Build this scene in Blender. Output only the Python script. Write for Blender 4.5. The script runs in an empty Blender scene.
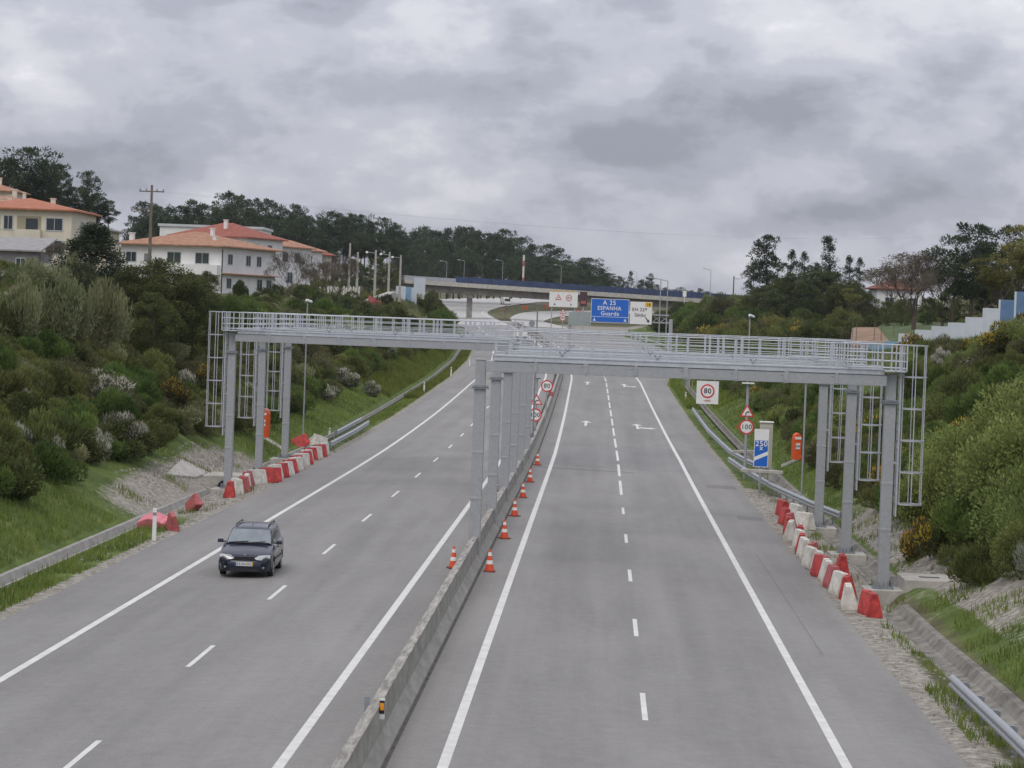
import bpy, math, random
import numpy as np
from mathutils import Vector, Matrix, noise
R = math.radians
random.seed(7)
rng = np.random.default_rng(11)
sc = bpy.context.scene
C = sc.collection

# ------------------------------------------------------------------ camera
F = 2530.0; VX, VY = 603.0, 321.0; ROLL = R(2.1); CAMZ = 8.0
s_, c_ = math.sin(ROLL), math.cos(ROLL)
Yc = Vector((VX-512, 384-VY, -F)).normalized()
dx_, dy_ = VX-512, 384-VY
Zc = Vector((s_, c_, (dx_*s_+dy_*c_)/F)).normalized()
Xc = Yc.cross(Zc).normalized()
M3 = Matrix((Xc, Yc, Zc))
cam_d = bpy.data.cameras.new('camera'); cam = bpy.data.objects.new('camera', cam_d); C.objects.link(cam)
cam.matrix_world = Matrix.Translation((0, 0, CAMZ)) @ M3.to_4x4()
cam_d.sensor_width = 36; cam_d.lens = F/1024*36; cam_d.clip_start = 0.5; cam_d.clip_end = 9000
sc.camera = cam

# ------------------------------------------------------------------ light
SUN_EL, SUN_ROT = R(52), R(200)
w = bpy.data.worlds.new('World'); sc.world = w; w.use_nodes = True
nt = w.node_tree; N = nt.nodes; L = nt.links
N.clear()
out = N.new('ShaderNodeOutputWorld')
sky = N.new('ShaderNodeTexSky'); sky.sky_type = 'NISHITA'; sky.sun_disc = False
sky.sun_elevation = SUN_EL; sky.sun_rotation = SUN_ROT
bg1 = N.new('ShaderNodeBackground'); bg1.inputs[1].default_value = 0.08
L.new(sky.outputs[0], bg1.inputs[0])
geo = N.new('ShaderNodeTexCoord')
sep = N.new('ShaderNodeSeparateXYZ'); L.new(geo.outputs['Generated'], sep.inputs[0])
def mth(op, a, b=None, nt=nt, clamp=False):
    n = nt.nodes.new('ShaderNodeMath'); n.operation = op; n.use_clamp = clamp
    for i, v in enumerate((a, b)):
        if v is None: continue
        if isinstance(v, (int, float)): n.inputs[i].default_value = v
        else: nt.links.new(v, n.inputs[i])
    return n.outputs[0]
az = mth('ARCTAN2', sep.outputs[0], sep.outputs[1])
el = mth('ARCSINE', sep.outputs[2])
comb = N.new('ShaderNodeCombineXYZ')
L.new(mth('MULTIPLY', az, 11.0), comb.inputs[0]); L.new(mth('MULTIPLY', el, 21.0), comb.inputs[1]); comb.inputs[2].default_value = 3.7
def noise_n(vec, scale, detail, rough, dist=0.0, nt=nt):
    n = nt.nodes.new('ShaderNodeTexNoise'); n.inputs['Scale'].default_value = scale
    n.inputs['Detail'].default_value = detail; n.inputs['Roughness'].default_value = rough; n.inputs['Distortion'].default_value = dist
    nt.links.new(vec, n.inputs['Vector']); return n.outputs[0]
n1 = noise_n(comb.outputs[0], 1.4, 10, 0.50, 0.15)
n2 = noise_n(comb.outputs[0], 0.45, 3, 0.5, 0.2)
n3 = noise_n(comb.outputs[0], 3.4, 9, 0.6, 0.15)
cl = mth('ADD', mth('MULTIPLY', mth('SUBTRACT', n1, .5), .72), mth('ADD', mth('MULTIPLY', mth('SUBTRACT', n2, .5), 0.60), mth('ADD', mth('MULTIPLY', mth('SUBTRACT', n3, .5), 0.34), 0.535)))
def blob(px, py, sx, sy, amp, prev):
    a0 = (px-VX)/F; e0 = (VY + 0.037*(px-VX) - py)/F
    u = mth('DIVIDE', mth('SUBTRACT', az, a0), sx/F); v = mth('DIVIDE', mth('SUBTRACT', el, e0), sy/F)
    q = mth('ADD', mth('MULTIPLY', u, u), mth('MULTIPLY', v, v))
    # ragged the blob with the fine noise so it has no clean edge
    q = mth('ADD', q, mth('MULTIPLY', mth('SUBTRACT', n1, 0.5), 3.2))
    g = mth('POWER', 2.718, mth('MULTIPLY', q, -1.0))
    return mth('ADD', prev, mth('MULTIPLY', mth('MINIMUM', g, 1.6), amp))
f = cl
for args in ((800, 172, 60, 24, .13), (660, 255, 150, 36, .13), (420, 160, 110, 44, .06), (150, 60, 150, 50, .08), (560, 20, 160, 34, .04), (880, 20, 120, 40, .07),
             (585, 145, 80, 24, -.10), (815, 212, 55, 16, -.12), (330, 8, 120, 20, -.10), (900, 110, 130, 40, -.07), (60, 150, 150, 26, -.06), (480, 168, 50, 18, -.07)):
    f = blob(*args, f)
ramp = N.new('ShaderNodeValToRGB'); L.new(f, ramp.inputs[0])
cr = ramp.color_ramp; cr.interpolation = 'EASE'
cr.elements[0].position = .33; cr.elements[0].color = (.275, .285, .34, 1)
cr.elements[1].position = .80; cr.elements[1].color = (.76, .76, .79, 1)
e = cr.elements.new(.46); e.color = (.365, .375, .44, 1)
e = cr.elements.new(.56); e.color = (.46, .47, .535, 1)
e = cr.elements.new(.68); e.color = (.59, .59, .64, 1)
bg2 = N.new('ShaderNodeBackground'); L.new(ramp.outputs[0], bg2.inputs[0])
lift = mth('ADD', 1.0, mth('MULTIPLY', mth('POWER', mth('MAXIMUM', sep.outputs[2], 0.0), 0.9), 1.15))   # overcast: brighter towards the zenith
L.new(lift, bg2.inputs[1])
mixs = N.new('ShaderNodeMixShader'); mixs.inputs[0].default_value = 0.93
L.new(bg1.outputs[0], mixs.inputs[1]); L.new(bg2.outputs[0], mixs.inputs[2]); L.new(mixs.outputs[0], out.inputs[0])
sl = bpy.data.lights.new('sun', 'SUN'); sl.energy = 1.0; sl.angle = R(36); sl.color = (1, .94, .84)
so = bpy.data.objects.new('sun', sl); C.objects.link(so)
sd = Vector((math.sin(SUN_ROT)*math.cos(SUN_EL), math.cos(SUN_ROT)*math.cos(SUN_EL), math.sin(SUN_EL)))
so.rotation_euler = sd.to_track_quat('Z', 'Y').to_euler()
sc.view_settings.view_transform = 'Standard'; sc.view_settings.look = 'None'
sc.view_settings.exposure = 0.14; sc.view_settings.gamma = 1.0

# ------------------------------------------------------------------ materials
def mat(name, col, rough=.7, metal=0.0, var=0.0, vscale=3.0, col2=None, spec=.5, stretch=None, bump=0.0, bscale=40, emis=0):
    m = bpy.data.materials.new(name); m.use_nodes = True; t = m.node_tree
    b = t.nodes['Principled BSDF']; b.inputs['Roughness'].default_value = rough; b.inputs['Metallic'].default_value = metal
    b.inputs['Specular IOR Level'].default_value = spec
    b.inputs['Base Color'].default_value = (*col, 1)
    if var or col2:
        tc = t.nodes.new('ShaderNodeTexCoord'); v = tc.outputs['Object']
        if stretch:
            mp = t.nodes.new('ShaderNodeMapping'); mp.inputs['Scale'].default_value = stretch; t.links.new(v, mp.inputs[0]); v = mp.outputs[0]
        nn = noise_n(v, vscale, 6, .65, 0, t)
        rp = t.nodes.new('ShaderNodeValToRGB'); t.links.new(nn, rp.inputs[0])
        c2 = col2 or tuple(x*(1+var) for x in col); c1 = col if col2 else tuple(x*(1-var) for x in col)
        rp.color_ramp.elements[0].position = .36; rp.color_ramp.elements[1].position = .64
        rp.color_ramp.elements[0].color = (*c1, 1); rp.color_ramp.elements[1].color = (*c2, 1)
        t.links.new(rp.outputs[0], b.inputs['Base Color'])
    if bump:
        tc = t.nodes.new('ShaderNodeTexCoord'); nn = noise_n(tc.outputs['Object'], bscale, 4, .6, 0, t)
        bp = t.nodes.new('ShaderNodeBump'); bp.inputs['Strength'].default_value = bump; bp.inputs['Distance'].default_value = .05
        t.links.new(nn, bp.inputs['Height']); t.links.new(bp.outputs[0], b.inputs['Normal'])
    return m

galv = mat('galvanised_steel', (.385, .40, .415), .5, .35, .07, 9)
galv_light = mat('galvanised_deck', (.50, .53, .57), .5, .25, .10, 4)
galv_dark = mat('galvanised_dark', (.25, .27, .29), .55, .35, .2, 6)  # darker galvanised tone for fittings and slim posts
alum = mat('aluminium_rail', (.50, .52, .55), .45, .4, .1, 5)
conc = mat('concrete', (.33, .315, .28), .9, 0, .25, 1.2, bump=.3)
conc_w = mat('concrete_weathered', (.25, .24, .215), .9, 0, col2=(.36, .35, .315), vscale=1.6, stretch=(3, .7, 1.6), bump=.25)
conc_ch = mat('concrete_channel', (.13, .12, .10), .95, 0, col2=(.30, .285, .25), vscale=1.4, bump=.4)
conc_cope = mat('concrete_coping', (.20, .19, .165), .9, 0, col2=(.44, .42, .375), vscale=1.5, stretch=(6, .8, 1), bump=.3)
conc_pale = mat('concrete_pale', (.42, .40, .36), .9, 0, .18, 1.5, bump=.2)
red_pl = mat('red_plastic', (.47, .05, .045), .6, 0, .4, 3.5)
red_fade = mat('red_plastic_faded', (.40, .10, .10), .6, 0, .3, 5)
pink_pl = mat('pink_faded_plastic', (.68, .20, .24), .55, 0, .15, 4)
white_pl = mat('white_plastic', (.50, .47, .41), .65, 0, col2=(.74, .72, .66), vscale=4)
orange = mat('orange_paint', (.72, .10, .02), .5, 0, .12, 5)
cone_r = mat('cone_red', (.70, .085, .03), .55, 0, .15, 8)
cone_w = mat('cone_white', (.78, .76, .72), .5)
white_p = mat('white_paint', (.78, .78, .76), .5, 0, .05, 4)
sign_back = mat('sign_grey', (.30, .32, .34), .5, .4, .1, 6)
black = mat('black_plastic', (.015, .015, .017), .5)
dark = mat('dark_rubber', (.02, .02, .02), .8)
blue_s = mat('sign_blue', (.012, .13, .55), .4)
red_s = mat('sign_red', (.62, .03, .04), .4)
yellow_s = mat('sign_yellow', (.75, .47, .03), .4)
amber = mat('amber_reflector', (.85, .33, .02), .35)
solar = mat('solar_panel', (.06, .07, .10), .2, .2)
cream = mat('cream_render', (.64, .59, .48), .85, 0, .08, .6)
whitewash = mat('white_render', (.76, .76, .74), .85, 0, .06, .5)
greywall = mat('grey_block_wall', (.20, .195, .19), .9, 0, .2, 1.5)
glass = mat('window_glass', (.03, .04, .05), .12, 0, .2, 1)
shutter = mat('dark_shutter', (.03, .045, .04), .5)
wframe = mat('window_frame', (.45, .47, .48), .5)
greyroof = mat('fibre_cement_roof', (.30, .29, .28), .9, 0, .15, 1.5)
bluefence = mat('blue_mesh_fence', (.028, .048, .115), .7, 0, .3, .5)
nb_white = mat('noise_panel_pale', (.55, .60, .64), .5, 0, .06, 1)
nb_blue = mat('noise_panel_blue', (.20, .34, .47), .5, 0, .12, 1)
nb_deep = mat('noise_panel_deep_blue', (.11, .20, .34), .5, 0, .12, 1)
bark = mat('bark', (.085, .065, .05), .95, 0, .35, 6)
pole_c = mat('concrete_pole', (.38, .36, .33), .9, 0, .12, 2)
wood_p = mat('weathered_pole', (.16, .14, .11), .95, 0, .2, 3)
brownsign = mat('dark_panel', (.06, .03, .035), .5)

def tile_mat(name, c1, c2):
    m = mat(name, c1, .85, 0, col2=c2, vscale=1.6)
    t = m.node_tree; b = t.nodes['Principled BSDF']
    tc = t.nodes.new('ShaderNodeTexCoord'); wv = t.nodes.new('ShaderNodeTexWave'); wv.inputs['Scale'].default_value = 3.2
    wv.bands_direction = 'X'; t.links.new(tc.outputs['Object'], wv.inputs[0])
    bp = t.nodes.new('ShaderNodeBump'); bp.inputs['Strength'].default_value = .6; bp.inputs['Distance'].default_value = .08
    t.links.new(wv.outputs[1], bp.inputs['Height']); t.links.new(bp.outputs[0], b.inputs['Normal'])
    return m
tiles = tile_mat('clay_tiles', (.36, .17, .10), (.52, .29, .18))
tiles_red = tile_mat('red_tiles', (.30, .085, .06), (.40, .14, .09))
tiles_or = tile_mat('orange_tiles', (.42, .15, .08), (.54, .22, .13))

def leaf_mat(name, dark_c, light_c, extra=None):
    """leaf colour varies by leaf (face attribute 'tone') and by plant"""
    m = bpy.data.materials.new(name); m.use_nodes = True; t = m.node_tree
    b = t.nodes['Principled BSDF']; b.inputs['Roughness'].default_value = .7; b.inputs['Specular IOR Level'].default_value = .25
    at = t.nodes.new('ShaderNodeAttribute'); at.attribute_name = 'tone'
    rp = t.nodes.new('ShaderNodeValToRGB'); t.links.new(at.outputs['Fac'], rp.inputs[0])
    rp.color_ramp.elements[0].color = (*dark_c, 1); rp.color_ramp.elements[1].color = (*light_c, 1)
    if extra:
        e = rp.color_ramp.elements.new(.93); e.color = (*light_c, 1); rp.color_ramp.elements[-1].color = (*extra, 1)
        e2 = rp.color_ramp.elements.new(.96); e2.color = (*extra, 1)
    oi = t.nodes.new('ShaderNodeObjectInfo')
    hs = t.nodes.new('ShaderNodeHueSaturation')
    v = mth('ADD', .78, mth('MULTIPLY', oi.outputs['Random'], .44, nt=t), nt=t)
    t.links.new(v, hs.inputs['Value'])
    hv = mth('ADD', .485, mth('MULTIPLY', mth('FRACT', mth('MULTIPLY', oi.outputs['Random'], 7.3, nt=t), nt=t), .03, nt=t), nt=t)
    t.links.new(hv, hs.inputs['Hue'])
    t.links.new(rp.outputs[0], hs.inputs['Color']); t.links.new(hs.outputs[0], b.inputs['Base Color'])
    # thin leaves let light through
    tr = t.nodes.new('ShaderNodeBsdfTranslucent'); t.links.new(hs.outputs[0], tr.inputs[0])
    mx = t.nodes.new('ShaderNodeMixShader'); mx.inputs[0].default_value = .28
    t.links.new(b.outputs[0], mx.inputs[1]); t.links.new(tr.outputs[0], mx.inputs[2])
    t.links.new(mx.outputs[0], t.nodes['Material Output'].inputs[0])
    return m
lm_broom = leaf_mat('broom_leaves', (0.049, 0.064, 0.020), (0.277, 0.300, 0.088))
lm_broomg = leaf_mat('green_broom_leaves', (0.043, 0.074, 0.018), (0.218, 0.300, 0.069))
lm_brown = leaf_mat('brown_scrub_leaves', (0.068, 0.070, 0.031), (0.273, 0.267, 0.118))
lm_wht = leaf_mat('white_broom_leaves', (.07, .078, .045), (.24, .25, .15), (.66, .64, .54))
lm_gorse = leaf_mat('gorse_leaves', (.05, .055, .022), (.17, .17, .06), (.58, .40, .05))
lm_willow = leaf_mat('willow_leaves', (0.087, 0.119, 0.032), (0.360, 0.421, 0.131))
lm_olive = leaf_mat('pale_sallow_leaves', (0.123, 0.138, 0.062), (0.430, 0.456, 0.237))
lm_pine = leaf_mat('pine_needles', (.020, .034, .018), (.105, .14, .070))
lm_euc = leaf_mat('evergreen_leaves', (0.031, 0.048, 0.018), (0.145, 0.181, 0.063))
lm_spring = leaf_mat('spring_leaves', (.10, .11, .03), (.28, .27, .08))
lm_mixed = leaf_mat('mixed_dark_leaves', (0.034, 0.048, 0.016), (0.149, 0.166, 0.049), (0.389, 0.305, 0.054))
lm_grass = leaf_mat('grass_blades', (0.071, 0.109, 0.018), (0.226, 0.275, 0.055))
lm_drygrass = leaf_mat('dry_grass_blades', (.11, .12, .04), (.27, .25, .12))
lm_bud = leaf_mat('bud_twigs', (.10, .088, .065), (.24, .205, .145))
lm_silver = leaf_mat('silver_leaves', (.15, .17, .13), (.36, .38, .30))

# ------------------------------------------------------------------ mesh helpers
class MB:
    def __init__(s): s.v = []; s.f = []; s.m = []; s.mi = 0
    def quad(s, a, b, c, d):
        k = len(s.v); s.v += [tuple(a), tuple(b), tuple(c), tuple(d)]; s.f.append((k, k+1, k+2, k+3)); s.m.append(s.mi); return s
    def poly(s, pts):
        k = len(s.v); s.v += [tuple(p) for p in pts]; s.f.append(tuple(range(k, k+len(pts)))); s.m.append(s.mi); return s
    def box(s, c, d, rz=0.0, top=1.0, topy=None):
        """box centred at c with size d; 'top' tapers the upper face"""
        hx, hy, hz = d[0]/2, d[1]/2, d[2]/2; k = len(s.v); topy = top if topy is None else topy
        cr_, sr_ = math.cos(rz), math.sin(rz)
        for z, tx, ty in ((-hz, 1, 1), (hz, top, topy)):
            for x, y in ((-hx, -hy), (hx, -hy), (hx, hy), (-hx, hy)):
                x *= tx; y *= ty
                s.v.append((c[0]+x*cr_-y*sr_, c[1]+x*sr_+y*cr_, c[2]+z))
        for q in ((3, 2, 1, 0), (4, 5, 6, 7), (0, 1, 5, 4), (1, 2, 6, 5), (2, 3, 7, 6), (3, 0, 4, 7)):
            s.f.append(tuple(k+i for i in q)); s.m.append(s.mi)
        return s
    def tube(s, p0, p1, r0, r1=None, n=8, cap=True):
        p0, p1 = Vector(p0), Vector(p1); r1 = r0 if r1 is None else r1
        d = (p1-p0)
        if d.length < 1e-6: return s
        d.normalize(); a = d.orthogonal().normalized(); b = d.cross(a); k = len(s.v)
        for p, r in ((p0, r0), (p1, r1)):
            for i in range(n):
                t = 2*math.pi*i/n; q = p+a*math.cos(t)*r+b*math.sin(t)*r; s.v.append(tuple(q))
        for i in range(n):
            j = (i+1) % n; s.f.append((k+i, k+j, k+n+j, k+n+i)); s.m.append(s.mi)
        if cap:
            s.f.append(tuple(k+i for i in reversed(range(n)))); s.m.append(s.mi)
            s.f.append(tuple(k+n+i for i in range(n))); s.m.append(s.mi)
        return s
    def path(s, pts, r, n=6):
        for a, b in zip(pts, pts[1:]): s.tube(a, b, r, n=n)
        return s
    def extrude(s, prof, pts, closed=True, cap=True):
        """prof: list of (x,z); pts: list of (x,y,z) running mostly along Y; x of the profile stays world X"""
        k = len(s.v); n = len(prof)
        for (X, Y, Z) in pts:
            for (x, z) in prof: s.v.append((X+x, Y, Z+z))
        for i in range(len(pts)-1):
            for j in range(n if closed else n-1):
                a = k+i*n+j; b = k+i*n+(j+1) % n
                s.f.append((a, b, b+n, a+n)); s.m.append(s.mi)
        if cap and closed:
            s.f.append(tuple(k+j for j in reversed(range(n)))); s.m.append(s.mi)
            s.f.append(tuple(k+(len(pts)-1)*n+j for j in range(n))); s.m.append(s.mi)
        return s
    def lathe(s, prof, c=(0, 0, 0), n=12):
        k = len(s.v); m = len(prof)
        for (r, z) in prof:
            for i in range(n):
                t = 2*math.pi*i/n; s.v.append((c[0]+r*math.cos(t), c[1]+r*math.sin(t), c[2]+z))
        for j in range(m-1):
            for i in range(n):
                a = k+j*n+i; b = k+j*n+(i+1) % n; s.f.append((a, b, b+n, a+n)); s.m.append(s.mi)
        s.f.append(tuple(k+i for i in reversed(range(n)))); s.m.append(s.mi)
        s.f.append(tuple(k+(m-1)*n+i for i in range(n))); s.m.append(s.mi)
        return s
    def build(s, name, mats, parent=None, smooth=False, bevel=0.0, loc=None):
        me = bpy.data.meshes.new(name); me.from_pydata(s.v, [], s.f)
        if not isinstance(mats, (list, tuple)): mats = [mats]
        for m in mats: me.materials.append(m)
        me.polygons.foreach_set('material_index', s.m)
        if smooth: me.polygons.foreach_set('use_smooth', [True]*len(s.f))
        me.update()
        o = bpy.data.objects.new(name, me); C.objects.link(o)
        if parent: o.parent = parent
        if loc: o.location = loc
        if bevel:
            b = o.modifiers.new('bevel', 'BEVEL'); b.width = bevel; b.segments = 2; b.limit_method = 'ANGLE'
        return o

def tag(o, label=None, cat=None, group=None, kind=None):
    if label: o['label'] = label
    if cat: o['category'] = cat
    if group: o['group'] = group
    if kind: o['kind'] = kind
    return o
def thing(name, label, cat, loc=(0, 0, 0), rz=0.0, group=None, scale=None):
    o = bpy.data.objects.new(name, None); C.objects.link(o); o.location = loc; o.rotation_euler = (0, 0, rz)
    o.empty_display_size = .2
    if scale: o.scale = scale
    return tag(o, label, cat, group)
def copy_tree(o, parent=None):
    c = o.copy(); C.objects.link(c); c.parent = parent
    for ch in list(o.children): copy_tree(ch, c)
    return c
def dup(o, loc, rz=0.0, label=None, group=None, scale=None):
    c = copy_tree(o); c.location = loc; c.rotation_euler = (0, 0, rz)
    if label: c['label'] = label
    if group: c['group'] = group
    if scale: c.scale = scale
    return c
def text(txt, size, loc, material, parent, rot=(R(90), 0, 0), align='CENTER', name='lettering', depth=.004, sx=1.0, bold=0.0):
    cu = bpy.data.curves.new(name, 'FONT'); cu.body = txt; cu.size = size; cu.align_x = align; cu.align_y = 'CENTER'
    cu.extrude = depth; cu.offset = bold*.45; cu.space_character = 1.12
    tmp = bpy.data.objects.new(name, cu); C.objects.link(tmp)
    dg = bpy.context.evaluated_depsgraph_get(); me = bpy.data.meshes.new_from_object(tmp.evaluated_get(dg))
    bpy.data.objects.remove(tmp); me.materials.clear(); me.materials.append(material)
    o = bpy.data.objects.new(name, me); C.objects.link(o); o.parent = parent; o.location = loc; o.rotation_euler = rot; o.scale = (sx, 1, 1)
    return o

# ------------------------------------------------------------------ terrain functions
def lerp_tab(tab, y):
    if y <= tab[0][0]: return tab[0][1]
    for (a, b), (c, d) in zip(tab, tab[1:]):
        if y <= c:
            t = (y-a)/(c-a); return b+(d-b)*t
    return tab[-1][1]
def sst(a, b, x):
    t = min(1, max(0, (x-a)/(b-a))); return t*t*(3-2*t)
def prof(Y):
    if Y < 120: return 0.0
    if Y < 230: return 7.5e-5*(Y-120)**2
    if Y < 650: return .9075+.0165*(Y-230)
    if Y < 1000: return 7.84+.03*(Y-650)
    return 18.34+.004*(Y-1000)
CX = [(0, 0), (150, 0), (200, -.2), (275, -.6), (330, -1.6), (400, -4.3), (450, -7.3), (500, -11), (570, -16), (640, -22), (3000, -22)]
EL = [(0, -15.2), (150, -15.2), (275, -15.9), (330, -17), (400, -19.7), (450, -22.8), (500, -26.5), (560, -34), (600, -60), (1100, -80), (3000, -80)]
ER = [(0, 7.3), (150, 7.3), (275, 6.9), (330, 9), (400, 10.3), (440, 9), (500, 4), (560, 5), (640, 12), (720, 24), (800, 70), (1100, 80), (3000, 80)]
cx = lambda Y: lerp_tab(CX, Y)
eL = lambda Y: lerp_tab(EL, Y)
eR = lambda Y: lerp_tab(ER, Y)
HR = [(0, 8.2), (140, 9.0), (160, 8.6), (200, 6.9), (238, 5.2), (275, 4.6), (320, 5.0), (360, 7.6), (410, 9.8), (470, 10.0), (540, 9.6), (620, 9.5), (700, 13), (900, 19), (3000, 34)]
HL = [(0, 8.3), (150, 8.4), (190, 7.6), (230, 6.4), (320, 6.4), (400, 7.4), (500, 8.4), (560, 9), (620, 10), (760, 13), (950, 20), (3000, 34)]
def roadz(X, Y): return prof(Y)-.025*min(abs(X-(-3.9+cx(Y))), 12)
SLR, SLL = .56, .50
def ditch(Y, right): return (1.35+.65*sst(79, 85, Y)+.22*(1-sst(58, 72, Y))) if right else 2.0
def terr(X, Y):
    l, r = eL(Y), eR(Y)
    if l <= X <= r: return roadz(X, Y)
    nz = noise.noise(Vector((X*.16, Y*.10, 0)))*.55+noise.noise(Vector((X*.5, Y*.35, 5)))*.22
    if X > r:
        u = X-r; z0 = roadz(r, Y); sl = SLR; H = lerp_tab(HR, Y); rise, cap = .03, 4
    else:
        u = l-X; z0 = roadz(l, Y); sl = SLL; H = lerp_tab(HL, Y); rise = .15 if Y < 400 else .09; cap = 15
    v = z0-.07*min(u, 2.0)
    d0 = ditch(Y, X > r)
    if u <= d0: return v
    if u <= d0+.95: return v-.40*math.sin(math.pi*(u-d0)/.95)
    toe = d0+1.0;
    if u <= toe: return v
    H = max(H, z0+.3)
    s1 = v+sl*(u-toe)
    ucr = toe+(H-v)/sl
    if u < ucr: z = s1
    else: z = H+min(cap, rise*(u-ucr))
    z -= .5*math.exp(-((u-ucr)/2.0)**2)*sst(3.2, 6, u)
    z = z+nz*sst(3.2, 7, u)*(1.0+1.2*sst(20, 60, u))
    if X > r and u < 6.5: z = z*(1-sst(79, 80.5, Y)*(1-sst(83.8, 85.2, Y)))+min(z, -.15)*sst(79, 80.5, Y)*(1-sst(83.8, 85.2, Y)) if u < 5.2 else z
    return z

def ray(px, py):
    d = Vector(((px-512)/F, (384-py)/F, -1.0)); d = M3 @ d; return d/d.y
def P(px, py, Y):
    d = ray(px, py); return Vector((d.x*Y, Y, CAMZ+d.z*Y))
def G(px, py, lo=30, hi=2500):
    """where the sight line through a pixel of the photograph first meets the ground"""
    d = ray(px, py); Y = lo
    while Y < hi:
        if CAMZ+d.z*Y < terr(d.x*Y, Y):
            a, b = Y-1.0, Y
            for _ in range(16):
                m = (a+b)/2
                if CAMZ+d.z*m < terr(d.x*m, m): b = m
                else: a = m
            return Vector((d.x*b, b, terr(d.x*b, b)))
        Y += 1.0 if Y < 300 else 3.0
    return Vector((d.x*hi, hi, terr(d.x*hi, hi)))
def W(px, Y): return VX_x(px, Y)
def VX_x(px, Y):                       # world X of image column px (near the horizon) at depth Y
    return (px-VX)/F*Y
def onG(X, Y): return Vector((X, Y, terr(X, Y)))

# ------------------------------------------------------------------ ground sheet
def rows():
    ys = list(np.arange(-30, 200, 1.5))+list(np.arange(200, 420, 3))+list(np.arange(420, 1000, 8))+list(np.arange(1000, 1601, 40))
    return ys
def build_ground():
    ys = rows()
    offs = [0, .4, .8, 1.1]+list(np.arange(1.25, 3.21, .15))+[3.5]+list(np.arange(4, 32, .9))+list(np.arange(33, 90, 4))+list(np.arange(95, 260, 18))+[300, 360, 440, 520]
    tin = np.linspace(0, 1, 19)[1:-1]
    verts = []; grav = []; gras = []; ncol = 2*len(offs)+len(tin)
    for Y in ys:
        l, r = eL(Y), eR(Y)
        row = [(l-u, Y, u) for u in reversed(offs)]+[(l+(r-l)*t, Y, -1) for t in tin]+[(r+u, Y, u) for u in offs]
        for (X, Y_, u) in row:
            z = terr(X, Y_)-(.06 if Y_ < 560 else .10)*(1 if u <= 0 else 0)
            verts.append((X, Y_, z))
            g = 0.0; gr = 0.0
            if X > r:
                g = 1-sst(.3, 1.5, u)*(.62 if Y_ > 72 else .85)
                g = max(g, 0.95*math.exp(-((Y_-88)/24)**4)*(1-sst(3.5, 9, u)) if u > 3.2 else 0)
                if 66 < Y_ < 125: g = max(g, .85*(1-sst(1.8, 2.6, u)))
                gr = sst(2.0, 3.4, u)*(1-sst(6, 10, u)) + .55*(1-sst(0, 3, u))
                if Y_ > 130: gr = max(gr, 1-sst(9, 13, u)); g *= .3
            elif X < l:
                g = .8*(1-sst(.2, 1.0, u))
                g = max(g, 1.0*math.exp(-((Y_-118)/20)**4)*(1-sst(4.2, 6.0, u)))
                gr = (1-sst(5, 8, u))
            else:
                g = 1.0
            if Y_ > 600 and u < 0: g = .35
            grav.append(g); gras.append(gr)
    faces = []
    for i in range(len(ys)-1):
        for j in range(ncol-1):
            a = i*ncol+j; faces.append((a, a+1, a+1+ncol, a+ncol))
    me = bpy.data.meshes.new('ground'); me.from_pydata(verts, [], faces)
    for nme, arr in (('gravel', grav), ('lush', gras)):
        at = me.attributes.new(nme, 'FLOAT', 'POINT'); at.data.foreach_set('value', arr)
    me.polygons.foreach_set('use_smooth', [True]*len(faces)); me.update()
    m = bpy.data.materials.new('ground_earth_and_grass'); m.use_nodes = True; t = m.node_tree; b = t.nodes['Principled BSDF']
    b.inputs['Roughness'].default_value = .95; b.inputs['Specular IOR Level'].default_value = .2
    tc = t.nodes.new('ShaderNodeTexCoord'); v = tc.outputs['Object']
    def rampc(fac, stops):
        r_ = t.nodes.new('ShaderNodeValToRGB'); t.links.new(fac, r_.inputs[0])
        r_.color_ramp.elements[0].position = stops[0][0]; r_.color_ramp.elements[0].color = (*stops[0][1], 1)
        r_.color_ramp.elements[1].position = stops[-1][0]; r_.color_ramp.elements[1].color = (*stops[-1][1], 1)
        for p, c in stops[1:-1]:
            e = r_.color_ramp.elements.new(p); e.color = (*c, 1)
        return r_.outputs[0]
    def mixc(fac, a, b_):
        n = t.nodes.new('ShaderNodeMix'); n.data_type = 'RGBA'; t.links.new(fac, n.inputs[0]); t.links.new(a, n.inputs[6]); t.links.new(b_, n.inputs[7]); return n.outputs[2]
    na = noise_n(v, .5, 8, .65, .2, t); nb = noise_n(v, 4.5, 6, .7, 0, t); nc = noise_n(v, .12, 4, .6, 0, t)
    lush = rampc(mth('ADD', mth('MULTIPLY', na, .6, nt=t), mth('MULTIPLY', nb, .4, nt=t), nt=t), [(.36, (.052, .080, .018)), (.5, (.095, .135, .030)), (.64, (.16, .195, .052))])
    scrub = rampc(na, [(.3, (.06, .062, .03)), (.5, (.11, .11, .052)), (.62, (.16, .145, .08)), (.75, (.09, .115, .04))])
    gravc = rampc(nb, [(.30, (.13, .115, .09)), (.5, (.27, .25, .21)), (.68, (.47, .44, .385))])
    agr = t.nodes.new('ShaderNodeAttribute'); agr.attribute_name = 'gravel'
    alu = t.nodes.new('ShaderNodeAttribute'); alu.attribute_name = 'lush'
    def edge(attr, nse, k=2.2):
        return mth('ADD', mth('MULTIPLY', mth('SUBTRACT', mth('ADD', attr, mth('MULTIPLY', nse, 1.0, nt=t), nt=t), 1.0, nt=t), k*2, nt=t), .5, nt=t, clamp=True)
    base = mixc(edge(alu.outputs['Fac'], na), scrub, lush)
    col = mixc(edge(agr.outputs['Fac'], mth('MULTIPLY', mth('ADD', na, nb, nt=t), .5, nt=t)), base, gravc)
    t.links.new(col, b.inputs['Base Color'])
    bp = t.nodes.new('ShaderNodeBump'); bp.inputs['Strength'].default_value = .35; bp.inputs['Distance'].default_value = .08
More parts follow.
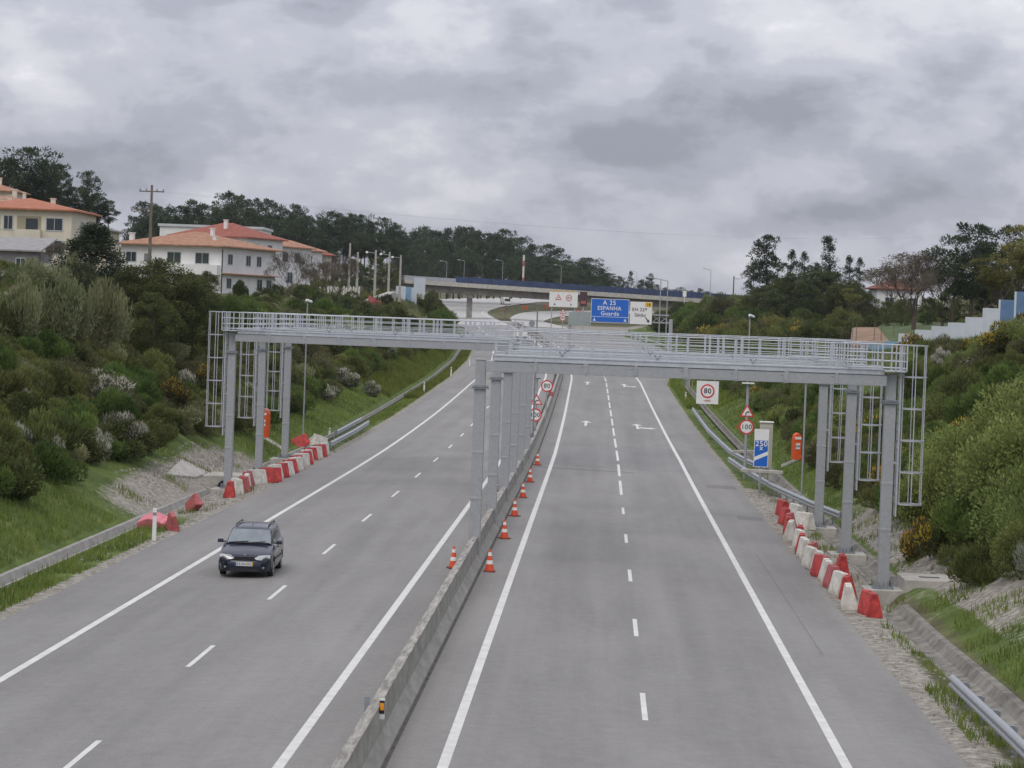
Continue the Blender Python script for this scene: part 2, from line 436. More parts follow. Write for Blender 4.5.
    t.links.new(nb, bp.inputs['Height']); t.links.new(bp.outputs[0], b.inputs['Normal'])
    me.materials.append(m)
    o = bpy.data.objects.new('ground', me); C.objects.link(o); tag(o, kind='structure')
build_ground()

# asphalt
def asphalt_mat(name, c1, c2, marks=True):
    m = bpy.data.materials.new(name); m.use_nodes = True; t = m.node_tree; b = t.nodes['Principled BSDF']
    b.inputs['Roughness'].default_value = .72; b.inputs['Specular IOR Level'].default_value = .45
    tc = t.nodes.new('ShaderNodeTexCoord'); v = tc.outputs['Object']
    mp = t.nodes.new('ShaderNodeMapping'); mp.inputs['Scale'].default_value = (1.1, .02, 1); t.links.new(v, mp.inputs[0])
    ns = noise_n(mp.outputs[0], 1.0, 5, .6, 0, t)           # wheel bands along the road
    mp2 = t.nodes.new('ShaderNodeMapping'); mp2.inputs['Scale'].default_value = (.25, .06, 1); t.links.new(v, mp2.inputs[0])
    nb = noise_n(mp2.outputs[0], 1.0, 7, .65, .3, t)         # patches
    nf = noise_n(v, 3.0, 5, .7, 0, t); nff = noise_n(v, 24, 4, .8, 0, t)
    k = mth('ADD', mth('ADD', mth('MULTIPLY', ns, .26, nt=t), mth('MULTIPLY', nb, .40, nt=t), nt=t), mth('ADD', mth('MULTIPLY', nf, .20, nt=t), mth('MULTIPLY', nff, .42, nt=t), nt=t), nt=t)
    sx = t.nodes.new('ShaderNodeSeparateXYZ'); t.links.new(v, sx.inputs[0])
    band = mth('COSINE', mth('MULTIPLY', mth('SUBTRACT', sx.outputs[0], 3.0, nt=t), 2*math.pi/3.7, nt=t), nt=t)     # oil-darkened lane centres
    k = mth('SUBTRACT', k, mth('MULTIPLY', band, .016, nt=t), nt=t)
    rp = t.nodes.new('ShaderNodeValToRGB'); t.links.new(k, rp.inputs[0])
    rp.color_ramp.elements[0].position = .52; rp.color_ramp.elements[0].color = (*c1, 1)
    rp.color_ramp.elements[1].position = .74; rp.color_ramp.elements[1].color = (*c2, 1)
    t.links.new(rp.outputs[0], b.inputs['Base Color'])
    bp = t.nodes.new('ShaderNodeBump'); bp.inputs['Strength'].default_value = .35; bp.inputs['Distance'].default_value = .01
    t.links.new(nff, bp.inputs['Height']); t.links.new(bp.outputs[0], b.inputs['Normal'])
    return m
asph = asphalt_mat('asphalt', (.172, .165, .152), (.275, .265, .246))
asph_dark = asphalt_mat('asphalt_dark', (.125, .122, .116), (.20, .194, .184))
asph_far = asphalt_mat('asphalt_far', (.40, .39, .365), (.49, .48, .45))  # far bends: sky reflection at grazing angles put into a paler base colour
paint = mat('road_paint', (.66, .65, .61), .6, 0, .10, 2.2)

def road_sheet(name, m, fl, fr, y0, y1, dy, lift, n=10, crown=True):
    mb = MB(); ys = np.arange(y0, y1+.01, dy); k0 = 0; idx = []
    for Y in ys:
        a, b = fl(Y), fr(Y); xs = [a+(b-a)*i/n for i in range(n+1)]
        mc = -3.9+cx(Y)
        if crown and a < mc < b:
            j = min(range(n+1), key=lambda i: abs(xs[i]-mc)); xs[j] = mc
        for X in xs: mb.v.append((X, Y, roadz(X, Y)+lift))
    for i in range(len(ys)-1):
        for j in range(n):
            a = i*(n+1)+j; mb.f.append((a, a+1, a+n+2, a+n+1)); mb.m.append(0)
    o = mb.build(name, m); tag(o, kind='structure'); return o
road_sheet('road', asph, lambda Y: eL(Y), lambda Y: eR(Y), -20, 560, 2.0, 0.0, 16)
# the ground is 6 cm lower beneath the asphalt, so its edge is a real step
def ribbon(name, m, pairs, lift, nx=8, sub=5, kind='structure'):
    mb = MB(); R_ = []
    for (a, b) in zip(pairs, pairs[1:]):
        for s in range(sub): R_.append([(a[k][0]+(b[k][0]-a[k][0])*s/sub, a[k][1]+(b[k][1]-a[k][1])*s/sub) for k in (0, 1)])
    R_.append(pairs[-1])
    for (p, q) in R_:
        for i in range(nx+1):
            X = p[0]+(q[0]-p[0])*i/nx; Y = p[1]+(q[1]-p[1])*i/nx; mb.v.append((X, Y, terr(X, Y)+lift))
    for i in range(len(R_)-1):
        for j in range(nx):
            a = i*(nx+1)+j; mb.f.append((a, a+1, a+nx+2, a+nx+1)); mb.m.append(0)
    o = mb.build(name, m); tag(o, kind=kind); return o
def smooth_pairs(pairs, k=4):
    out_ = []
    n = len(pairs)
    for i in range(n-1):
        p0, p1, p2, p3 = pairs[max(i-1, 0)], pairs[i], pairs[i+1], pairs[min(i+2, n-1)]
        for s in range(k):
            t = s/k; r = []
            for e in (0, 1):
                q = []
                for c in (0, 1):
                    a, b, c_2, d = p0[e][c], p1[e][c], p2[e][c], p3[e][c]
                    q.append(.5*((2*b)+(-a+c_2)*t+(2*a-5*b+4*c_2-d)*t*t+(-a+3*b-3*c_2+d)*t**3))
                r.append(tuple(q))
            out_.append(tuple(r))
    out_.append(pairs[-1]); return out_
rc = smooth_pairs([((-18.2, 556), (-7, 556)), ((-22, 610), (-12, 605)), ((-24, 660), (-15, 640)), ((-22, 712), (-12, 690)), ((-14, 745), (-4, 712)), ((0, 768), (6, 735)), ((25, 785), (26, 752)), ((70, 800), (70, 765))])
lc = smooth_pairs([((-34, 556), (-20.2, 556)), ((-38, 600), (-24, 600)), ((-45, 650), (-28, 650)), ((-54, 711), (-32, 700)), ((-58, 780), (-31, 756)), ((-50, 860), (-25, 809)), ((-20, 915), (-16, 862)), ((30, 960), (20, 905)), ((90, 990), (90, 940))])
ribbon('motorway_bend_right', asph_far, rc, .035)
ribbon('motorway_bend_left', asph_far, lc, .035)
def line_along(name, pairs, t, w_, lift):
    q = []
    for (p, r) in pairs:
        d = math.hypot(r[0]-p[0], r[1]-p[1]); a = t-w_/2/d; b = t+w_/2/d
        q.append(((p[0]+(r[0]-p[0])*a, p[1]+(r[1]-p[1])*a), (p[0]+(r[0]-p[0])*b, p[1]+(r[1]-p[1])*b)))
    return ribbon(name, paint, q, lift, 1, 2)
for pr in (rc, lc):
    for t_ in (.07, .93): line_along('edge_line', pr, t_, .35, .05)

# painted lines of the near motorway
def paint_strip(mb, x0, x1, y0, y1, step=2.0, lift=.005):
    n = max(1, int((y1-y0)/step)); ys = np.linspace(y0, y1, n+1)
    for a, b in zip(ys, ys[1:]):
        q = []
        for (X, Y) in ((x0+cx(a), a), (x1+cx(a), a), (x1+cx(b), b), (x0+cx(b), b)): q.append((X, Y, roadz(X, Y)+lift))
        mb.quad(*q)
mb = MB()
lw = .10
for X, ye in ((-12.7, 556), (-5.4, 556), (-2.55, 556), (4.9, 385)):
    paint_strip(mb, X-lw, X+lw, -10, ye)
o = mb.build('edge_line', paint); tag(o, kind='structure')
mb = MB()
for k in range(-2, 32):
    Y = 58.4+13.8*k; paint_strip(mb, -9.05-.06, -9.05+.06, Y-1.9, Y+1.9)
for k in range(-3, 5):
    Y = 53.5+13.8*k; paint_strip(mb, 1.17-.06, 1.17+.06, Y-1.9, Y+1.9)
for k in range(0, 26):
    Y = 124+14*k; paint_strip(mb, 1.17-.07, 1.17+.07, Y-5.2, Y+5.2)
o = mb.build('lane_dashes', paint); tag(o, kind='structure')
# arrows on the right carriageway
mb = MB()
def flat(pts, X0, Y0):
    mb.poly([(X0+x+cx(Y0), Y0+y, roadz(X0+x+cx(Y0), Y0+y)+.006) for x, y in pts])
for Y0 in (186, 262, 330):
    for X0, turn in ((-.85, 0), (3.0, 1)):
        flat([(-.1, 0), (.1, 0), (.1, 5), (-.1, 5)], X0, Y0)
        flat([(-.42, 5), (.42, 5), (0, 7.5)], X0, Y0)
        if turn:
            flat([(.1, 1.2), (.9, 1.2), (.9, 2.6), (.1, 2.6)], X0, Y0); flat([(.9, .6), (1.4, 1.9), (.9, 3.2)], X0, Y0)
o = mb.build('lane_arrows', paint); tag(o, kind='structure')
# resurfaced strips and seams on the asphalt
def patch(name, m, x0, x1, y0, y1, lift=.0025):
    mb = MB(); paint_strip(mb, x0, x1, y0, y1, 2.0, lift); tag(mb.build(name, m), kind='structure')
patch('asphalt_patch', asph_dark, -3.3, 4.5, 151.5, 152.3)
patch('asphalt_patch', asph_dark, -3.3, 2.0, 136.0, 137.0)
patch('asphalt_patch', asphalt_mat('asphalt_mid', (.15, .146, .138), (.25, .243, .23)), -3.3, 5.6, 139, 163, .0032)
patch('asphalt_patch', asph_dark, 5.6, 7.1, 128, 130.5)
patch('asphalt_patch', asph_dark, 6.1, 7.2, 108, 110)
mb = MB(); paint_strip(mb, 5.85, 5.89, 64, 92, 2, .003); tag(mb.build('tar_seam', asph_dark), kind='structure')
mb = MB(); paint_strip(mb, -4.48, -4.18, -10, 556, 2, .004); tag(mb.build('dark_strip', mat('dark_mottle', (.065, .06, .048), .95, 0, .5, 2)), kind='structure')  # dark mottled strip along the left foot of the barrier
mb = MB(); paint_strip(mb, -3.60, -3.53, -10, 556, 2, .004); tag(mb.build('gutter_strip', mat('gutter_dirt', (.10, .09, .08), .95, 0, .4, 2)), kind='structure')

# ------------------------------------------------------------------ drainage channels
def channel(name, side, y0, y1, label, width=1.1):
    mb = MB(); ys = np.arange(y0, y1, 2.0); rows_ = []
    for Y in ys:
        e_ = eR(Y) if side > 0 else eL(Y)
        zc = roadz(e_, Y)-(.14 if side > 0 else .17)
        d0 = ditch(Y, side > 0); wf = (1-.5*sst(140, 165, Y))*(1 if side > 0 else .72); rows_.append([(e_+side*((u-.45)*wf+.45+d0), Y, zc+dz) for u, dz in ((-.12, -.06), (-.10, .03), (.04, .03), (.20, -.20), (.45, -.26), (.70, -.20), (.88, .04), (1.06, .06), (1.10, -.08))])
    k = 9
    for r_ in rows_: mb.v += r_
    for i in range(len(rows_)-1):
        for j in range(k-1):
            a = i*k+j; q = (a, a+1, a+k+1, a+k); mb.f.append(q if side > 0 else q[::-1]); mb.m.append(0)
    tag(mb.build(name, conc_ch if side > 0 else conc_w), label, 'channel'); return
channel('drainage_channel', 1, 20, 79.5, 'weathered concrete drainage channel running below the nearest right gantry post')
channel('drainage_channel', 1, 84, 330, 'long concrete drainage channel at the foot of the right bank beyond the culvert')
channel('drainage_channel', -1, 40, 118, 'pale concrete drainage channel beside the green bank on the left')
channel('drainage_channel', -1, 128, 420, 'long concrete drainage channel beyond the left gantry posts')

# ------------------------------------------------------------------ median barrier
def median():
    mb = MB(); pr = [(-.28, 0), (-.28, .08), (-.11, .34), (-.075, .85), (.09, .85), (.12, .34), (.30, .08), (.30, 0)]
    pts = [(-3.9+cx(Y), Y, prof(Y)-.02) for Y in np.arange(-12, 572, 3.0)]
    mb.extrude(pr, pts)
    root = mb.build('median_barrier', conc_w)
    tag(root, 'long weathered concrete safety barrier dividing the two carriageways', 'barrier')
    mb = MB(); pr = [(-.088, .85), (-.092, .885), (.108, .885), (.104, .85)]
    for Y0 in np.arange(-12, 570, 6.0):
        pts = [(-3.9+cx(Y), Y, prof(Y)-.02) for Y in np.linspace(Y0+.01, Y0+5.99, 3)]
        mb.extrude(pr, pts)
    mb.build('coping', conc_cope, root)
median()

# ------------------------------------------------------------------ toll gantries
def post(root, X, Y, z0, ztop, side, w_=.36, base_plate=True):
    mb = MB(); mb.box((0, 0, (z0+ztop-.95)/2-z0), (w_, w_, ztop-.95-z0))
    for z in (z0+1.9, z0+3.4): mb.box((0, 0, z-z0), (w_+.02, w_+.02, .10))
    p = mb.build('post', galv, root, bevel=.012, loc=(X, Y, z0))
    h = ztop-z0
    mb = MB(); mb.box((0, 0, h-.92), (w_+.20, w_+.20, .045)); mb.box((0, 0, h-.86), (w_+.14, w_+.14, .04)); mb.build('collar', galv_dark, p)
    mb = MB(); mb.box((0, 0, h-.42), (w_-.03, w_-.03, .84)); mb.box((0, 0, h+.01), (w_+.02, w_+.02, .03)); mb.build('post_head', galv, p, bevel=.01)
    if base_plate:
        mb = MB(); mb.box((0, 0, .03), (.66, .66, .05))
        for a in np.linspace(-.26, .26, 5):
            for b_ in (-.27, .27): mb.tube((a, b_, .05), (a, b_, .22), .022, n=6); mb.tube((b_, a, .05), (b_, a, .22), .022, n=6)
        mb.build('base_plate', galv_dark, p)
    return p
def gantry(Y, X0, X1, zdeck, z0a, z0b, lside, label, group):
    """X0 = median post, X1 = verge post; the caged ladder stands outside the verge post"""
    root = thing('toll_gantry', label, 'gantry', (0, Y, 0), 0, group)
    s = 1 if X1 > X0 else -1
    zb = zdeck-.18
    post(root, X0, 0, z0a, zdeck-.18, s, base_plate=False); post(root, X1, 0, z0b, zdeck-.16, s)
    a, b = X0+s*.42, X1-s*.28
    xs = sorted((X0+s*.18, X1-s*.18))
    mb = MB(); mb.box(((xs[0]+xs[1])/2, -.36, zb-.19), (xs[1]-xs[0], .22, .34)); mb.box(((xs[0]+xs[1])/2, .36, zb-.19), (xs[1]-xs[0], .22, .34)); mb.box(((xs[0]+xs[1])/2, 0, zb-.10), (xs[1]-xs[0], .50, .10)) 
    n = 8
    for i in range(1, n):                        # bolted splices and hangers
        X = xs[0]+(xs[1]-xs[0])*i/n
        mb.box((X, 0, zb-.19), (.10 if i % 2 else .16, .99, .37))
        mb.tube((X, -.49, zb-.30), (X, -.52, zb-.30), .035, n=6); mb.tube((X-.14, -.46, zb-.10), (X-.14, -.50, zb-.10), .03, n=6)
    beam = mb.build('beam', galv, root, bevel=.008)
    d = sorted((a, b)); W_ = 1.0
    mb = MB(); mb.box(((d[0]+d[1])/2, 0, zdeck-.10), (d[1]-d[0], W_, .165)); mb.box(((d[0]+d[1])/2, -W_/2-.012, zdeck-.015), (d[1]-d[0]+.02, .03, .05))
    mb.box(((d[0]+d[1])/2, W_/2+.012, zdeck-.015), (d[1]-d[0]+.02, .03, .05))
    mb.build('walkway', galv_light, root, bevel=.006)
    # the two railings
    pos = []; X = a+s*.05; k = 0
    while s*(b-X) > .2:
        pos.append(X); 
        if k % 2: pos.append(X+s*.20)
        X += s*1.55; k += 1
    for yy in (-W_/2+.04, W_/2-.04):
        mb = MB()
        for X in pos: mb.box((X, yy, zdeck+.40), (.045, .04, .80))
        for z in (.79, .54, .30, .10):
            mb.tube((d[0], yy, zdeck+z), (d[1], yy, zdeck+z), .018 if z > .7 else .009, n=6)
        mb.build('railing', alum, root)
    # brackets carrying small sensors below the rail
    for i in range(4):
        X = a+s*(2.2+3.1*i)
        if s*(b-X) < 0: continue
        mb = MB(); mb.tube((X-.10, W_/2-.1, zdeck+.17), (X, W_/2-.1, zdeck+.02), .028, n=6); mb.tube((X+.10, W_/2-.1, zdeck+.17), (X, W_/2-.1, zdeck+.02), .028, n=6)
        mb.box((X, W_/2-.1, zdeck+.05), (.08, .08, .08)); mb.build('sensor_bracket', galv_dark, root)
    # end platform and its rail, over the verge post
    e0, e1 = b, X1+s*.42; dd = sorted((e0, e1))
    mb = MB(); mb.box(((dd[0]+dd[1])/2, 0, zdeck-.05), (dd[1]-dd[0]-.01, 1.3, .04)); mb.build('end_platform', galv_light, root)
    mb = MB(); dr = sorted((b-s*1.2, e1))
    for yy in (-.64, .64):
        mb = MB()
        for z in (.80, .53, .27, .05): mb.tube((dr[0], yy, zdeck+z), (dr[1], yy, zdeck+z), .020, n=6)
        for X in (b-s*1.2, b-s*.1, e1-s*.35, e1): mb.box((X, yy, zdeck+.38), (.045, .045, .84))
        mb.build('end_railing', alum, root)
    # ladder
    lx = X1+s*.29; zt = zdeck+.80; zl = 2.05
    mb = MB()
    for yy in (-.24, .24): mb.box((lx, yy, (zl+zt)/2), (.05, .04, zt-zl))
    z = zl+.15
    while z < zdeck: mb.tube((lx, -.24, z), (lx, .24, z), .016, n=6); z += .29
    for z in (zdeck-1.1, zdeck-3.0): mb.box((X1+s*.23, -.17, z), (.12, .04, .05)); mb.box((X1+s*.23, .17, z), (.12, .04, .05))
    lad = mb.build('ladder', alum, root)
    mb = MB(); zc = zl+.40; nb_ = 6
    arc = [(lx+s*(.43+.43*math.cos(t)), .40*math.sin(t)) for t in np.linspace(-math.pi*.92, math.pi*.92, 13)]
    z = zt
    lev = list(np.linspace(zc, zt, 6))
    for z in lev:
        for p, q in zip(arc, arc[1:]): mb.box(((p[0]+q[0])/2, (p[1]+q[1])/2, z), (math.hypot(q[0]-p[0], q[1]-p[1])+.01, .02, .045), math.atan2(q[1]-p[1], q[0]-p[0]))
    for t in np.linspace(-math.pi*.80, math.pi*.80, nb_):
        mb.box((lx+s*(.43+.42*math.cos(t)), .39*math.sin(t), (zc+zt)/2), (.030, .026, zt-zc))
    mb.build('safety_cage', alum, lad)
    return root
grpR = 'toll gantries over the right carriageway'; grpL = 'toll gantries over the left carriageway'
RY = (82, 94.5, 106.5); LY = (117, 127.5, 138)
rl = ('nearest galvanised toll gantry spanning the right carriageway, its post beside the lone red plastic block',
      'middle of the three galvanised toll gantries over the right carriageway',
      'farthest right-hand toll gantry, behind the other two and carrying the square 80 sign')
ll = ('nearest of the left carriageway gantries, its outer post furthest left in the photo',
      'middle of the three galvanised gantries over the left carriageway, outer post beside the orange phone',
      'farthest gantry over the left carriageway, outer post nearest the guardrail end')
def pad(X, Y, z, label, rz=0.0, size=(1.35, 1.35, .75)):
    mb = MB(); mb.box((0, 0, 0), size); o = mb.build('concrete_footing', conc_pale, bevel=.02, loc=(X, Y, z-size[2]/2)); o.rotation_euler.z = rz
    tag(o, label, 'footing', 'concrete footings of the gantry posts')
for i, Y in enumerate(RY):
    z = -.30; gantry(Y, -3.9, 9.35, 6.78, .2, z, 1, rl[i], grpR)
    pad(9.40, Y, z, ('concrete footing under the nearest right gantry post', 'concrete footing under the middle right gantry post', 'concrete footing under the farthest right gantry post')[i])
for i, Y in enumerate(LY):
    z = (-.42, -.28, -.15)[i]; gantry(Y, -3.9, -17.15, 6.98, .2, z, -1, ll[i], grpL)
    pad(-17.2, Y, z, ('concrete footing under the nearest left gantry post', 'concrete footing under the middle left gantry post', 'concrete footing under the farthest left gantry post')[i])

# white antenna boxes near the median on the farthest left gantry
for px, lab in ((516.5, 'small white equipment box on the gantry near the median, left one of the two'), (525, 'small white equipment box on the gantry near the median, right one of the two')):
    p = P(px, 333.5, 130.6); t = thing('equipment_box', lab, 'box', p, 0, 'white equipment boxes on the gantry')
    mb = MB(); mb.box((0, 0, 0), (.26, .2, .27)); mb.build('housing', white_p, t, bevel=.02)
    mb = MB(); mb.box((0, 0, -.22), (.16, .16, .16)); mb.box((0, 0, -.34), (.40, .12, .07)); mb.build('bracket', galv_dark, t)

# ------------------------------------------------------------------ signs
def disc(mb, x, z, r, y, n=28, t=.012):
    mb.tube((x, y+t, z), (x, y, z), r, n=n)
def ringed(parent, x, z, r, y, txt, ts=1.0):
    mb = MB(); disc(mb, x, z, r, y); rim = mb.build('red_rim', red_s, parent)
    mb = MB(); disc(mb, x, z, r*.79, y-.004); f = mb.build('face', white_p, parent)
    text(txt, r*1.02*ts, (x, y-.012, z), black, parent, bold=.006*ts)
def triangle(parent, x, z, r, y, glyph='bend'):
    def tri(k): return [(x+k*r*math.sin(a), z+k*r*math.cos(a)) for a in (0, R(120), R(240))]
    for k, nm, m, yy in ((1.0, 'red_rim', red_s, y), (.70, 'face', white_p, y-.006)):
        mb = MB(); tr = tri(k)
        mb.poly([(a, yy, b) for a, b in reversed(tr)]); mb.poly([(a, yy+.012, b) for a, b in tr])
        for i in range(3):
            a, b = tr[i], tr[(i+1) % 3]; mb.quad((a[0], yy, a[1]), (b[0], yy, b[1]), (b[0], yy+.012, b[1]), (a[0], yy+.012, a[1]))
        mb.build(nm, m, parent)
    mb = MB(); 
    pts = [(-.16, -.30), (-.15, -.12), (-.08, .02), (.06, .08), (.20, .08)]
    for (a, b), (c, d) in zip(pts, pts[1:]):
        mb.tube((x+a*r, y-.012, z+b*r), (x+c*r, y-.012, z+d*r), .055*r, n=6)
    mb.poly([(x+.16*r, y-.013, z+.20*r), (x+.34*r, y-.013, z+.08*r), (x+.16*r, y-.013, z-.04*r)])
    mb.build('bend_symbol', black, parent)

# right verge: bend warning and 100 limit on one post
Ys = 138.0
pb = G(745, 452); pb = onG(9.0, Ys)
def post_x(px, py, Y): return P(px, py, Y).x
def sign_post(px, pyb, Y, ptop, r_=.06):
    x = P(px, pyb, Y).x; zb = terr(x, Y); zt = P(px, ptop, Y).z; return x, zb, zt
x, zb, zt = sign_post(746, 440, Ys, 384)
t = thing('road_sign', 'bend warning triangle above a 100 limit on one post beside the right shoulder', 'road sign', (x, Ys, zb))
mb = MB(); mb.tube((0, .08, -.2), (0, .08, zt-zb), .085, n=10); mb.build('post', galv, t)
zz = lambda py, px=746, Y=Ys: P(px, py, Y).z-zb
triangle(t, 0, zz(412.5), .46, 0); ringed(t, .0, zz(427), .41, 0, '100', .88)
mb = MB(); mb.box((.0, .0, zt-zb+.04), (.62, .42, .05)); pn = mb.build('solar_panel', solar, t)
mb = MB(); mb.box((.0, -.22, zt-zb+.05), (.66, .03, .07)); mb.box((0, .22, zt-zb+.05), (.66, .03, .07)); mb.build('panel_frame', white_p, pn)
mb = MB(); mb.box((-.48, .02, zz(427)), (.10, .06, .16)); mb.build('flashing_lamp', red_s, t)

# countdown board
Yb = 127.0; x, zb, zt = sign_post(760, 480, Yb, 429)
t = thing('exit_board', 'blue and white panel reading 250 with a diagonal white bar, beside the right guardrail', 'road sign', (x, Yb, zb))
z0_ = P(760, 467, Yb).z-zb; z1_ = P(760, 429, Yb).z-zb; hh = z1_-z0_
mb = MB(); mb.box((0, 0, (z0_+z1_)/2), (.72, .03, hh)); mb.build('panel', white_p, t)
mb = MB(); mb.box((0, -.02, z0_+hh*.36), (.66, .01, hh*.68)); mb.build('blue_field', blue_s, t)
mb = MB(); mb.poly([(-.33, -.028, z0_+hh*.16), (.33, -.028, z0_+hh*.32), (.33, -.028, z0_+hh*.42), (-.33, -.028, z0_+hh*.26)]); mb.build('diagonal_bar', white_p, t)
text('250', .38, (0, -.032, z0_+hh*.61), white_p, t, bold=.008)
text('x', .34, (0, -.032, z0_+hh*.50), white_p, t, name='cross_symbol', bold=.008)
mb = MB()
for xx in (-.02, .02): mb.tube((xx, .06, -.3), (xx, .06, z1_-.2), .045, n=8)
mb.build('post', galv, t)
# cabinet behind
Yk = 141.0; x = P(766, 440, Yk).x; zb = terr(x, Yk)
t = thing('roadside_cabinet', 'pale beige equipment cabinet standing behind the blue 250 board', 'cabinet', (x, Yk, zb))
h = P(766, 419, Yk).z-zb
mb = MB(); mb.box((0, 0, h/2-.2), (.70, .5, h)); mb.build('cabinet_body', mat('beige_paint', (.50, .48, .40), .6, 0, .08, 2), t, bevel=.02)
mb = MB(); mb.box((0, -.02, h-.17), (.78, .6, .07)); mb.build('lid', white_p, t, bevel=.02)
mb = MB(); mb.box((0, -.26, h/2-.1), (.58, .02, h-.7)); mb.build('door', mat('beige_door', (.44, .42, .36), .6), t)

# square 80 under the farthest right gantry
Yq = 106.2; c = P(707.5, 392.5, Yq)
t = thing('speed_sign', 'white square 80 limit sign hanging under the right gantries', 'road sign', (c.x, Yq, c.z))
mb = MB(); mb.box((0, 0, 0), (.92, .03, .96)); mb.build('panel', white_p, t)
ringed(t, 0, .06, .29, -.03, '80'); text('radar', .13, (0, -.03, -.33), red_s, t)
mb = MB(); mb.box((-.3, .06, .35), (.04, .04, 1.0)); mb.box((.3, .06, .35), (.04, .04, 1.0)); mb.build('hanger', galv, t)

# signs on the median
Ym = 158.0; x = P(536, 414, Ym).x; zb = prof(Ym)+.86
t = thing('road_sign', 'bend warning triangle above a 100 limit on the median barrier behind the gantry posts', 'road sign', (x, Ym, zb))
mb = MB(); zt = P(536, 379, Ym).z-zb; mb.tube((0, .07, -.05), (0, .07, zt), .045, n=8); mb.build('post', galv, t)
triangle(t, .0, P(536, 401, Ym).z-zb, .46, 0); ringed(t, -.05, P(536, 415, Ym).z-zb, .42, 0, '100', .88)
mb = MB(); mb.box((0, 0, zt+.04), (.45, .4, .05)); mb.build('solar_panel', solar, t)
Ym = 176.0; x = P(547, 385, Ym).x; zb = prof(Ym)+.86
t = thing('speed_sign', 'round red-rimmed 80 limit sign on the median barrier', 'road sign', (x, Ym, zb))
mb = MB(); zc = P(547, 386, Ym).z-zb; mb.tube((0, .05, -.05), (0, .05, zc), .04, n=8); mb.build('post', galv, t)
ringed(t, 0, zc, .42, 0, '80')
mb = MB(); mb.box((.34, .02, zc-.55), (.30, .03, .28)); mb.build('red_plate', red_fade, t)
# grey back of a round sign beyond
Yd = 262.0; p = P(532, 323.5, Yd); zb = terr(p.x, Yd)
t = thing('round_sign', 'grey back of a round sign on a thin post, above the median gantry end', 'road sign', (p.x, Yd, zb))
mb = MB(); mb.tube((0, 0, -.2), (0, 0, p.z-zb), .035, n=6); mb.build('post', galv_dark, t)
mb = MB(); disc(mb, 0, p.z-zb, .33, -.02); mb.build('sign_plate', sign_back, t)
# tall thin mast between the carriageways
Yd = 150.0; p = P(541, 304, Yd)
t = thing('lamp_mast', 'tall thin grey mast rising from the median barrier behind the nearest gantry', 'mast', (-3.9, Yd, prof(Yd)+.86))
mb = MB(); zt = p.z-prof(Yd)-.86; mb.tube((0, 0, -.1), (0, 0, zt), .055, .04, n=8); mb.build('pole', galv_dark, t)
mb = MB(); mb.box((0, -.05, zt), (.12, .4, .12)); mb.build('camera_head', galv_dark, t)

# overhead direction signs on the far sign gantry
Yg = 330.0
def PX(px, py): return P(px, py, Yg)
t = thing('sign_gantry', 'grey sign gantry with blue direction panel across the right carriageway', 'gantry', (0, Yg, 0))
a = PX(570, 318); b = PX(671, 321)
for px, xx in ((570, a.x), (671, b.x)):
    zb = terr(xx, Yg)-.3; mb = MB(); mb.box((xx, .5, (zb+a.z+.3)/2), (.48, .48, a.z+.3-zb)); mb.build('post', galv, t, bevel=.02)
mb = MB(); mb.box(((a.x+b.x)/2, .5, 9.05), (b.x-a.x-.5, .5, .16)); mb.box(((a.x+b.x)/2, .5, 8.05), (b.x-a.x-.5, .5, .16))
n = 12
for i in range(n):
    x0 = a.x+.3+(b.x-a.x-.6)*i/n; x1 = a.x+.3+(b.x-a.x-.6)*(i+1)/n
    mb.tube((x0, .5, 8.1), (x1, .5, 9.0) if i % 2 else (x1, .5, 9.0), .05, n=6); mb.tube((x1, .5, 8.1), (x0, .5, 9.0), .04, n=6)
mb.build('truss_beam', galv, t)
mb = MB(); mb.box((PX(580, 318).x, .15, PX(580, 319).z), (2.9, .12, 1.7)); mb.build('rear_panel', mat('dull_grey_panel', (.30, .34, .33), .6, 0, .08, 1), t)
# blue panel
c = PX(610, 310.8); s1 = thing('direction_sign', 'large blue direction sign reading A 25 ESPANHA Guarda', 'road sign', (c.x, Yg-.05, c.z))
mb = MB(); mb.box((0, 0, 0), (4.95, .08, 3.1)); mb.build('panel', white_p, s1)
mb = MB(); mb.box((0, -.05, 0), (4.83, .02, 2.98)); mb.build('blue_field', blue_s, s1)
text('A 25', .80, (-.1, -.075, 1.02), white_p, s1, bold=.02); text('ESPANHA', .72, (-.1, -.075, .30), white_p, s1, bold=.02, sx=.92)
text('Guarda', .72, (0, -.075, -.38), white_p, s1, bold=.02)
mb = MB(); mb.box((0, -.07, -.80), (4.83, .02, .05)); mb.build('divider', white_p, s1)
for xx in (-2.0, 2.0):
    mb = MB(); mb.poly([(xx-.2, -.075, -1.35), (xx+.2, -.075, -1.35), (xx+.07, -.075, -1.15), (xx, -.075, -.88), (xx-.07, -.075, -1.15)]); mb.build('lane_arrow', white_p, s1)
# white panel
c = PX(641, 313); s2 = thing('direction_sign', 'white exit sign reading EN 229 Sátão with a yellow corner tab', 'road sign', (c.x, Yg-.05, c.z))
mb = MB(); mb.box((0, 0, 0), (2.85, .08, 2.9)); mb.build('panel', white_p, s2)
text('EN 229', .58, (-.2, -.055, .42), black, s2, bold=.014); text('Sátão', .60, (-.1, -.055, -.28), black, s2, bold=.014)
mb = MB(); mb.box((.93, -.05, 1.10), (.85, .02, .58)); mb.build('exit_tab', yellow_s, s2); text('18', .50, (.93, -.075, 1.10), black, s2, bold=.014)
mb = MB(); mb.poly([(.55, -.055, -.60), (.68, -.055, -.55), (.98, -.055, -.92), (1.08, -.055, -.78), (1.15, -.055, -1.22), (.74, -.055, -1.14), (.87, -.055, -1.03)]); mb.build('exit_arrow', black, s2)

